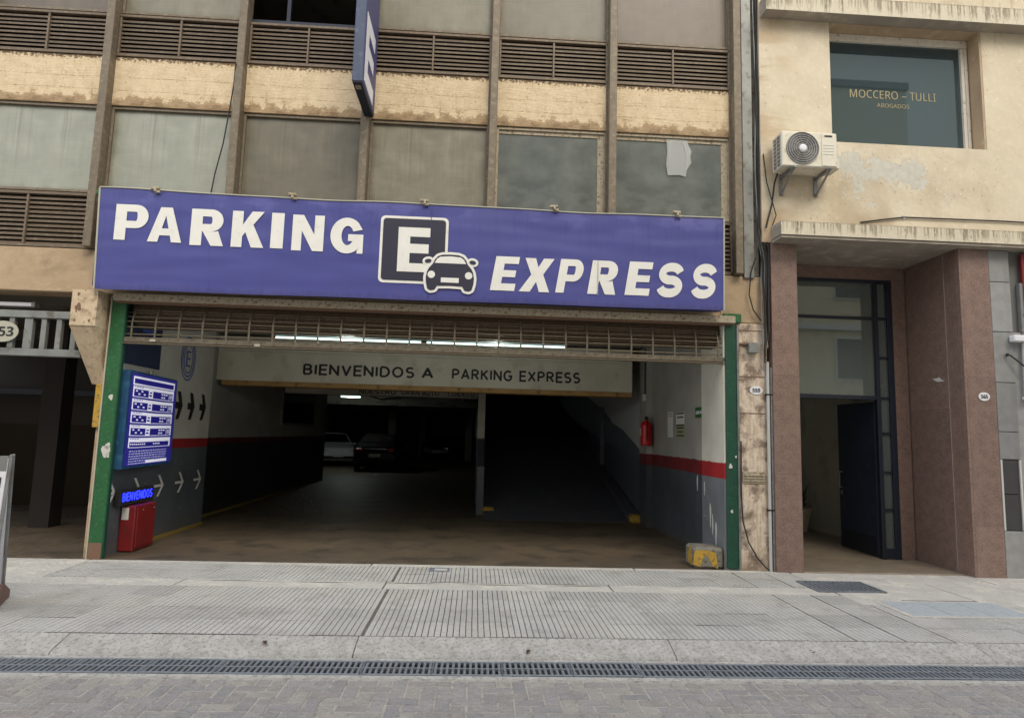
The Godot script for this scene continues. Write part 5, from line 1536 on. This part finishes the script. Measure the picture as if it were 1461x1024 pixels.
	# led display and red cabinet
	var ld := wall_thing("led_display", "black display bar with glowing blue letters above the red cabinet", "display", Vector3(-4.45, 0.59, -0.26), 1.0)
	sub("case", bx(0.84, 0.2, 0.07, 0.008), M.rubber, ld, Vector3(0.4, 0.09, 0.06))
	sub("bracket", bx(0.1, 0.06, 0.03), M.rubber, ld, Vector3(0.42, 0.1, 0.013))
	sub("glowing_letters", stroke_text("BIENVENIDOS", 0.74, 0.11, 0.15, 0.003), M.led, ld, Vector3(0.4, 0.10, 0.096))
	var rc := thing("red_cabinet", "red metal floor cabinet with a paper sticker under the blue display", "cabinet", Vector3(-4.34, 0, -0.7))
	span("case", M.red, rc, -4.447, -4.265, 0.008, 0.57, -0.98, -0.45, 0.01)
	span("door", M.red, rc, -4.264, -4.25, 0.05, 0.54, -0.95, -0.49, 0.004)
	span("sticker", M.paper, rc, -4.425, -4.34, 0.40, 0.55, -0.449, -0.446)
	for z in [-0.62, -0.9]:
		put("rivet", bx(0.01, 0.02, 0.02, 0.004), M.chrome, rc, Vector3(-4.246, 0.51, z))
	# right wall: extinguisher, papers, exit sign, conduit, block
	var ex := thing("fire_extinguisher", "red fire extinguisher hanging on the right garage wall", "extinguisher", Vector3(3.12, 1.47, -3.62))
	var eb := MB.new()
	eb.lathe(PackedVector2Array([Vector2(0, 0), Vector2(0.095, 0.0), Vector2(0.105, 0.02), Vector2(0.105, 0.36), Vector2(0.085, 0.42), Vector2(0.03, 0.45), Vector2(0.03, 0.48), Vector2(0, 0.48)]), 18)
	sub("cylinder", eb.mesh(), M.extred, ex)
	sub("valve", bx(0.05, 0.06, 0.06, 0.01), M.rubber, ex, Vector3(0, 0.5, 0))
	var ho := MB.new()
	ho.tube([Vector3(0, 0.51, 0.03), Vector3(-0.02, 0.52, 0.1), Vector3(-0.02, 0.42, 0.17), Vector3(-0.02, 0.1, 0.14)], 0.012, 6)
	sub("hose", ho.mesh(), M.rubber, ex)
	sub("label", bx(0.004, 0.14, 0.09), M.paper, ex, Vector3(-0.106, 0.25, 0))
	var n1 := wall_thing("notice", "plain white paper notice on the right garage wall next to the extinguisher", "notice", Vector3(3.258, 1.63, -2.58), -1.0, "notices on the right wall")
	sub("sheet", bx(0.3, 0.42, 0.003), M.paper, n1, Vector3(0, 0.21, 0.002))
	for k in 2:
		sub("print_line", bx(0.24, 0.012, 0.002), M.grey, n1, Vector3(0, 0.39 - k * 0.04, 0.0045))
	var n2 := wall_thing("notice", "white and lime paper notice with bold black lines on the right garage wall", "notice", Vector3(3.258, 1.63, -2.05), -1.0, "notices on the right wall")
	sub("sheet", bx(0.42, 0.2, 0.003), M.paper, n2, Vector3(0, 0.3, 0.002))
	sub("lime_sheet", bx(0.42, 0.2, 0.003), M.lime, n2, Vector3(0, 0.098, 0.002))
	for k in 6:
		sub("print_line", bx([0.38, 0.3, 0.4, 0.36, 0.3, 0.38][k], 0.022, 0.002), M.ink, n2, Vector3(0, [0.38, 0.32, 0.195, 0.15, 0.09, 0.03][k], 0.0045))
	var es := wall_thing("exit_sign", "small green exit sign with an arrow on the right entry wall", "sign", Vector3(3.18, 1.99, -0.96), -1.0)
	sub("plate", bx(0.3, 0.15, 0.004), M.exit, es, Vector3(0, 0, 0.002))
	sub("lettering", text_mesh("SALIDA", heavy, 0.16, 0.05, 0.002), M.white, es, Vector3(-0.04, 0, 0.0045))
	var ar := MB.new()
	ar.prism(PackedVector2Array([Vector2(0.055, 0.012), Vector2(0.09, 0.012), Vector2(0.09, 0.03), Vector2(0.13, 0), Vector2(0.09, -0.03), Vector2(0.09, -0.012), Vector2(0.055, -0.012)]), 0.0, 0.002)
	sub("arrow", ar.mesh(), M.white, es, Vector3(0, 0, 0.0045))
	for q in [[0.95, -0.72, 0.03, 7], [0.62, -0.5, 0.05, 3], [0.5, -0.42, 0.04, 12], [0.4, -0.3, 0.05, 5], [1.0, -1.05, 0.035, 9]]:
		var pc := put("paint_chip", chip(q[2], q[3]), M.paper, garage, Vector3(3.169 if q[1] > -0.8 else 3.184, q[0], q[1]), Vector3(0, -PI / 2, 0))
		pc.scale = Vector3(0.5, 2.2, 1.0)
	var cd := thing("conduit", "thin dark conduit with a white junction box above the extinguisher", "conduit", Vector3(3.14, 2.32, -3.75))
	tubed("pipe", M.ink, cd, [Vector3(3.13, 3.28, -3.75), Vector3(3.13, 2.4, -3.75)], 0.012, 6)
	put("junction_box", bx(0.06, 0.13, 0.12, 0.008), M.chalk, cd, Vector3(3.115, 2.35, -3.75))
	var kb := thing("kerb_block", "worn concrete wheel guard block with yellow paint at the right door post", "block", Vector3(2.97, 0, -0.12))
	span("block", M.conc, kb, 2.79, 3.165, 0.0, 0.26, -0.40, -0.03, 0.03)
	var yb := MB.new()
	yb.prism(PackedVector2Array([Vector2(-0.19, 0.05), Vector2(-0.1, 0.02), Vector2(-0.06, 0.14), Vector2(0.0, 0.16), Vector2(0.06, 0.03), Vector2(0.13, 0.0), Vector2(0.1, 0.19), Vector2(0.02, 0.22), Vector2(-0.15, 0.225), Vector2(-0.17, 0.2)]), 0.0, 0.003)
	put("yellow_paint", yb.mesh(), M.yellow, kb, Vector3(2.96, 0.005, -0.0305))
	put("yellow_paint", chip(0.085, 4), M.yellow, kb, Vector3(2.7905, 0.13, -0.2), Vector3(0, -PI / 2, 0))
	# cars far inside
	car("parked_car", "dark hatchback seen from behind in the middle of the garage", M.carpaint_dark, Vector3(-3.9, 0.002, -19.7), PI)
	car("parked_car", "dark car facing the street at the far end of the garage", M.carpaint_dark, Vector3(-2.3, 0.002, -32.4), 0.0)
	car("parked_car", "white car parked at the left side of the garage", M.carpaint_white, Vector3(-6.75, 0.002, -23.2), 0.35)
	# left entrance: transom grille, number oval, tube, yellow strip
	var tg := thing("transom_grille", "grey steel transom grille over the entrance left of the green post", "grille", Vector3(-5.9, 2.4, 0.0))
	for y in [2.905, 2.435]:
		span("rail", M.zinc, tg, -9.7, -4.86, y - 0.045, y + 0.045, -0.08, 0.02, 0.006)
	var gx := -4.98
	var gi := 0
	while gx > -9.6:
		var w := 0.05 if gi % 5 == 3 else 0.032
		span("bar", M.zinc, tg, gx - w, gx + w, 2.481, 2.859, -0.06, 0.0, 0.004)
		gx -= 0.18 if gi % 5 != 3 else 0.2
		gi += 1
	var nv := thing("house_number", "large oval number plate on the steel transom grille at the left edge", "number plate", Vector3(-5.80, 2.68, 0.02), 0, "house number plates")
	var oval := func(rx: float, ry: float, d: float) -> ArrayMesh:
		var p := PackedVector2Array()
		for k in 24:
			p.append(Vector2(cos(TAU * k / 24) * rx, sin(TAU * k / 24) * ry))
		var q := MB.new()
		q.prism(p, 0.0, d)
		return q.mesh()
	sub("plate", oval.call(0.19, 0.13, 0.01), M.edge, nv)
	sub("digits", text_mesh("553", heavy, 0.27, 0.12, 0.003), M.ink, nv, Vector3(0.0, 0.0, 0.0105))
	for q in [[Vector3(3.588, 2.253, 0.022), "559", 0.085, "oval house number plate on the peeling pilaster right of the green post"], [Vector3(6.485, 2.25, 0.221), "565", 0.075, "oval house number plate on the red granite pilaster"]]:
		var o := thing("house_number", q[3], "number plate", q[0], 0, "house number plates")
		sub("plate", oval.call(q[2], 0.055, 0.008), M.white, o)
		sub("digits", text_mesh(q[1], heavy, q[2] * 1.2, 0.05, 0.003), M.ink, o, Vector3(0, 0, 0.0085))
	var tb := thing("tube_lamp", "unlit white tube fitting at the top left corner over the grille", "lamp", Vector3(-6.4, 3.06, -0.2))
	span("housing", M.white, tb, -7.4, -5.62, 3.03, 3.08, -0.26, -0.16, 0.006)
	span("cap", M.grey, tb, -5.62, -5.58, 3.025, 3.085, -0.265, -0.155)
	var ys := thing("yellow_strip", "narrow yellow plate on the pier behind the green post", "plate", Vector3(-4.62, 1.55, -0.02))
	span("plate", M.yellow, ys, -4.66, -4.568, 1.55, 2.08, -0.06, -0.02, 0.004)

# ---------- air conditioner, cables, pipes
func build_office_things() -> void:
	var ac := thing("air_conditioner", "white outdoor air conditioner unit on brackets below the office window", "air conditioner", Vector3(4.155, 5.09, 0.3))
	span("case", M.acwhite, ac, 3.79, 4.52, 5.10, 5.57, 0.17, 0.45, 0.014)
	span("side_cover", M.acwhite, ac, 4.521, 4.56, 5.10, 5.24, 0.2, 0.42, 0.01)
	var disc := MB.new()
	disc.t = Transform3D(Basis(Vector3.RIGHT, PI / 2), Vector3.ZERO)
	disc.lathe(PackedVector2Array([Vector2(0, -0.002), Vector2(0.215, -0.002), Vector2(0.215, 0.004), Vector2(0, 0.004)]), 32)
	var fan := put("fan_grille", disc.mesh(), M.acgrey, ac, Vector3(4.06, 5.345, 0.449))
	for k in 6:
		var r := MB.new()
		var pts := []
		for i in 33:
			pts.append(Vector3(cos(TAU * i / 32) * (0.06 + k * 0.03), sin(TAU * i / 32) * (0.06 + k * 0.03), 0.012))
		r.tube(pts, 0.006, 5, false)
		sub("ring", r.mesh(), M.acring, fan)
	var hub := MB.new()
	hub.t = disc.t
	hub.lathe(PackedVector2Array([Vector2(0, 0.0), Vector2(0.05, 0.0), Vector2(0.048, 0.02), Vector2(0.03, 0.028), Vector2(0, 0.03)]), 20)
	sub("hub", hub.mesh(), M.white, fan)
	for k in 8:
		var a := TAU * k / 8
		var sp := MB.new()
		sp.tube([Vector3(cos(a) * 0.045, sin(a) * 0.045, 0.012), Vector3(cos(a + 0.3) * 0.212, sin(a + 0.3) * 0.212, 0.012)], 0.004, 4)
		sub("spoke", sp.mesh(), M.acring, fan)
	span("service_panel", M.acwhite, ac, 4.31, 4.50, 5.12, 5.555, 0.451, 0.458, 0.004)
	for y in [5.27, 5.31, 5.35, 5.39]:
		span("groove", M.acring, ac, 4.325, 4.47, y, y + 0.006, 0.458, 0.4595)
	span("badge", M.ink, ac, 4.35, 4.45, 5.505, 5.53, 0.458, 0.46)
	for c in 2:
		for k in 8:
			put("side_vent", bx(0.006, 0.038, 0.075), M.acgrey, ac, Vector3(3.788, 5.145 + k * 0.052, 0.26 + c * 0.1), Vector3(0.15, 0, 0))
	for x in [3.93, 4.4]:
		var b := MB.new()
		b.box(Vector3(0, 0, 0.3), Vector3(0.04, 0.03, 0.42), 0.004)
		b.tube([Vector3(0, -0.01, 0.48), Vector3(0, -0.22, 0.12)], 0.015, 6)
		b.box(Vector3(0, -0.1, 0.115), Vector3(0.045, 0.28, 0.02))
		put("wall_bracket", b.mesh(), M.steel, ac, Vector3(x, 5.075, 0.0))
	tubed("refrigerant_pipe", M.cable, ac, [Vector3(3.85, 5.12, 0.2), Vector3(3.82, 4.98, 0.16), Vector3(3.79, 4.7, 0.14), Vector3(3.74, 4.5, 0.13), Vector3(3.71, 4.38, 0.13)], 0.011, 6)
	# the cables between the buildings
	var cb := thing("cable_bundle", "dark bundle of old cables running down the joint between both buildings", "cables", Vector3(3.65, 0, 0.06))
	for k in 6:
		var pts := []
		var n := 22
		for i in n + 1:
			var y := 9.0 - i * (9.0 - (2.5 + 0.1 * k)) / n
			pts.append(Vector3(3.625 + k * 0.016 + sin(i * 0.9 + k * 2.1) * 0.012 + (0.04 if y < 4.2 else 0.0), y, 0.045 + 0.012 * (k % 3) + sin(i * 1.3 + k) * 0.008 + (0.03 if y < 4.2 else 0.0)))
		tubed("cable", M.cable if k % 3 else M.zinc, cb, pts, 0.009 + 0.003 * (k % 2), 6)
	tubed("cable", M.cable, cb, [Vector3(3.6, 4.0, 0.06), Vector3(3.53, 3.8, 0.06), Vector3(3.5, 3.5, 0.06), Vector3(3.55, 3.3, 0.06), Vector3(3.65, 3.16, 0.06)], 0.008, 6)
	tubed("cable", M.cable, cb, [Vector3(3.7, 5.4, 0.11), Vector3(3.73, 5.0, 0.13), Vector3(3.8, 4.72, 0.14), Vector3(3.84, 4.55, 0.15), Vector3(3.8, 4.42, 0.12)], 0.007, 6)
	var dc := thing("loose_cable", "thin black cable curling down the peeling pilaster to the pavement", "cable", Vector3(3.5, 0, 0.05))
	tubed("cable", M.cable, dc, [Vector3(3.37, 1.6, 0.05), Vector3(3.365, 0.95, 0.05), Vector3(3.38, 0.6, 0.055), Vector3(3.45, 0.35, 0.05), Vector3(3.56, 0.16, 0.05), Vector3(3.66, 0.05, 0.06), Vector3(3.7, 0.02, 0.07)], 0.009, 6)
	for p in [[3.725, 0.0, 2.62, "pale plastic pipe nearest the peeling pilaster"], [3.772, 0.0, 2.55, "grey metal pipe nearest the red granite"]]:
		var pp := thing("wall_pipe", p[3], "pipe", Vector3(p[0], 0, 0.07), 0, "pipes between the buildings")
		tubed("pipe", M.pvc if p[0] < 3.75 else M.steel, pp, [Vector3(p[0], 0.0, 0.06), Vector3(p[0], 1.3, 0.06), Vector3(p[0] + 0.002, p[2], 0.06)], 0.02 if p[0] < 3.75 else 0.016, 10)
		for y in [0.75, 2.2]:
			put("clip", bx(0.05, 0.02, 0.05), M.cable, pp, Vector3(p[0], y, 0.055))
	var fw := thing("facade_wire", "thin black wire hanging down over the third grimy pane above the sign", "wire", Vector3(-3.3, 4.45, 0.05))
	tubed("wire", M.cable, fw, [Vector3(-3.24, 6.25, 0.13), Vector3(-3.26, 6.0, 0.09), Vector3(-3.31, 5.6, 0.05), Vector3(-3.36, 5.2, 0.03), Vector3(-3.43, 4.8, 0.03), Vector3(-3.47, 4.4, 0.04)], 0.008, 6)
	var lc := thing("ledge_cable", "black cable along the cream wall just above the lower ledge", "cable", Vector3(6.5, 4.42, 0.13))
	tubed("cable", M.cable, lc, [Vector3(5.0, 4.52, 0.115), Vector3(5.3, 4.57, 0.12), Vector3(5.6, 4.615, 0.12), Vector3(6.2, 4.62, 0.12), Vector3(7.0, 4.625, 0.12), Vector3(8.6, 4.6, 0.12)], 0.01, 6)
	put("clip", bx(0.03, 0.05, 0.02), M.chalk, lc, Vector3(5.6, 4.62, 0.115))
	# wall bits
	var jb := thing("junction_box", "small blue grey metal box high on the peeling pilaster", "box", Vector3(3.53, 2.72, 0.05))
	span("case", M.zinc, jb, 3.47, 3.6, 2.73, 2.86, 0.021, 0.11, 0.006)
	span("arm", M.rust, jb, 3.38, 3.469, 2.84, 2.86, 0.021, 0.05)
	var vg := thing("vent_plate", "pale slotted vent plate set in the peeling pilaster", "vent", Vector3(3.54, 1.07, 0.02))
	var vb := span("plate", M.lintel, vg, 3.395, 3.685, 1.07, 1.22, 0.02, 0.032, 0.004)
	for y in [1.10, 1.135, 1.17]:
		put("slat", bx(0.26, 0.022, 0.012, 0.003), M.lintel, vb, Vector3(3.54, y, 0.037), Vector3(0.5, 0, 0))
	var cm := thing("security_camera", "white wall camera box at the right edge of the grey stone", "camera", Vector3(6.94, 2.97, 0.25))
	span("case", M.white, cm, 6.86, 7.01, 2.965, 3.05, 0.225, 0.32, 0.012)
	span("mount", M.chalk, cm, 7.011, 7.12, 3.0, 3.05, 0.225, 0.29, 0.006)
	var pd := thing("drop_pipe", "white vertical pipe under the wall camera", "pipe", Vector3(7.05, 2.2, 0.25))
	tubed("pipe", M.pvc, pd, [Vector3(7.04, 2.96, 0.25), Vector3(7.03, 2.22, 0.25)], 0.026, 10)
	put("collar", bx(0.08, 0.04, 0.07, 0.008), M.chalk, pd, Vector3(7.03, 2.24, 0.25))
	var hk := thing("cable_hook", "thin dark cable arm sticking out of the grey stone", "cable", Vector3(6.82, 2.8, 0.24))
	tubed("arm", M.cable, hk, [Vector3(6.81, 2.80, 0.23), Vector3(6.83, 2.79, 0.27), Vector3(6.93, 2.70, 0.29), Vector3(7.1, 2.56, 0.3)], 0.011, 6)
	put("knob", bx(0.04, 0.04, 0.04, 0.012), M.cable, hk, Vector3(6.815, 2.80, 0.245))
	var ps := thing("torn_sticker", "torn white paper scrap on the shaded granite side wall", "sticker", Vector3(6.238, 2.5, -0.25), -PI / 2)
	var tp := MB.new()
	tp.prism(PackedVector2Array([Vector2(-0.12, 0.02), Vector2(-0.02, -0.03), Vector2(0.12, -0.03), Vector2(0.05, 0.0), Vector2(0.02, 0.03), Vector2(-0.04, 0.02)]), 0.0, 0.002)
	sub("scrap", tp.mesh(), M.paper, ps)

# ---------- things on the pavement
func build_small_things() -> void:
	var g := thing("pavement_grating", "dark slotted iron grating set in the pavement before the office door", "grating", Vector3(4.15, 0.0, 0.86))
	put("pit", bx(0.74, 0.01, 0.46), M.pit, g, Vector3(4.15, -0.006, 0.86))
	for x in [3.78, 4.52]:
		put("frame", bx(0.03, 0.03, 0.5), M.iron, g, Vector3(x, 0.0, 0.86))
	for z in [0.62, 1.1]:
		put("frame", bx(0.72, 0.03, 0.03), M.iron, g, Vector3(4.15, 0.0, z))
	for k in 13:
		put("bar", bx(0.025, 0.024, 0.45), M.iron, g, Vector3(3.83 + k * 0.053, 0.0, 0.86))
	var bt := thing("blue_paving_patch", "bluish paving patch framed in pale mortar near the right edge", "paving", Vector3(4.9, 0.0, 1.72))
	for k in 3:
		put("blue_tile", bx(0.39, 0.012, 0.52, 0.003), M.bluetile, bt, Vector3(4.4 + k * 0.4, 0.003, 1.76))
	put("mortar", bx(1.3, 0.01, 0.62), M.slab, bt, Vector3(4.8, 0.0, 1.76))
	var dc := thing("drain_cover", "small square metal drain cover with a pale centre before the entrance", "drain cover", Vector3(-0.37, 0.0, 0.3))
	put("frame", bx(0.24, 0.02, 0.2, 0.004), M.iron, dc, Vector3(-0.37, 0.0, 0.3))
	put("lid", bx(0.15, 0.016, 0.09, 0.003), M.slab, dc, Vector3(-0.35, 0.006, 0.31))
	for q in [[2.72, 2.95, 0.3, "curled dry leaf lying on the kerb right of the middle"], [0.46, 3.0, 1.2, "small dry leaf on the kerb edge near the drain"], [-1.55, 2.92, 2.2, "brown dry leaf on the kerb left of the middle"]]:
		var lf := thing("dry_leaf", q[3], "leaf", Vector3(q[0], -0.052 if q[1] > 2.93 else -0.03, q[1]), q[2], "dry leaves on the kerb")
		var lb := MB.new()
		for k in 2:
			var sd := 1.0 if k == 0 else -1.0
			var e := Vector3(0, 0.022, 0.018 * sd)
			var pts := [Vector3(-0.04, 0.0, 0), Vector3(0.04, 0.012, 0), e]
			lb.tri(pts[0], pts[1], pts[2]) if sd < 0 else lb.tri(pts[1], pts[0], pts[2])
			lb.tri(pts[0], pts[2], pts[1]) if sd < 0 else lb.tri(pts[0], pts[1], pts[2])
		sub("blade", lb.mesh(), M.wood, lf)
	# sandwich board, only its right edge is in view
	var sb := thing("sandwich_board", "white sandwich board with brown feet at the left edge of the picture", "sign", Vector3(-4.45, 0.0, 2.2), 0.42)
	for s in [-1.0, 1.0]:
		var tilt: float = -0.16 * s
		sub("panel", bx(0.66, 1.2, 0.02, 0.004), M.white, sb, Vector3(0, 0.68, 0.14 * s), Vector3(tilt, 0, 0))
		sub("frame", bx(0.022, 1.26, 0.03, 0.004), M.zinc, sb, Vector3(0.345, 0.68, 0.14 * s), Vector3(tilt, 0, 0))
		sub("frame", bx(0.022, 1.26, 0.03, 0.004), M.zinc, sb, Vector3(-0.345, 0.68, 0.14 * s), Vector3(tilt, 0, 0))
		sub("header", bx(0.65, 0.13, 0.024), M.zinc, sb, Vector3(0, 1.22, 0.052 * s), Vector3(tilt, 0, 0))
	for k in 4:
		sub("print_block", bx(0.1, 0.05 if k else 0.09, 0.004), M.ink, sb, Vector3(0.25, 1.06 - k * 0.1, 0.092 + k * 0.016), Vector3(-0.16, 0, 0))
	for x in [-0.32, 0.34]:
		var f := MB.new()
		f.t = Transform3D(Basis(Vector3.UP, PI / 2), Vector3.ZERO)
		f.prism(PackedVector2Array([Vector2(-0.3, 0.0), Vector2(0.3, 0.0), Vector2(0.3, 0.06), Vector2(0.05, 0.16), Vector2(-0.05, 0.16), Vector2(-0.3, 0.06)]), -0.05, 0.05)
		sub("foot", f.mesh(), M.wood, sb, Vector3(x, 0.002, 0))
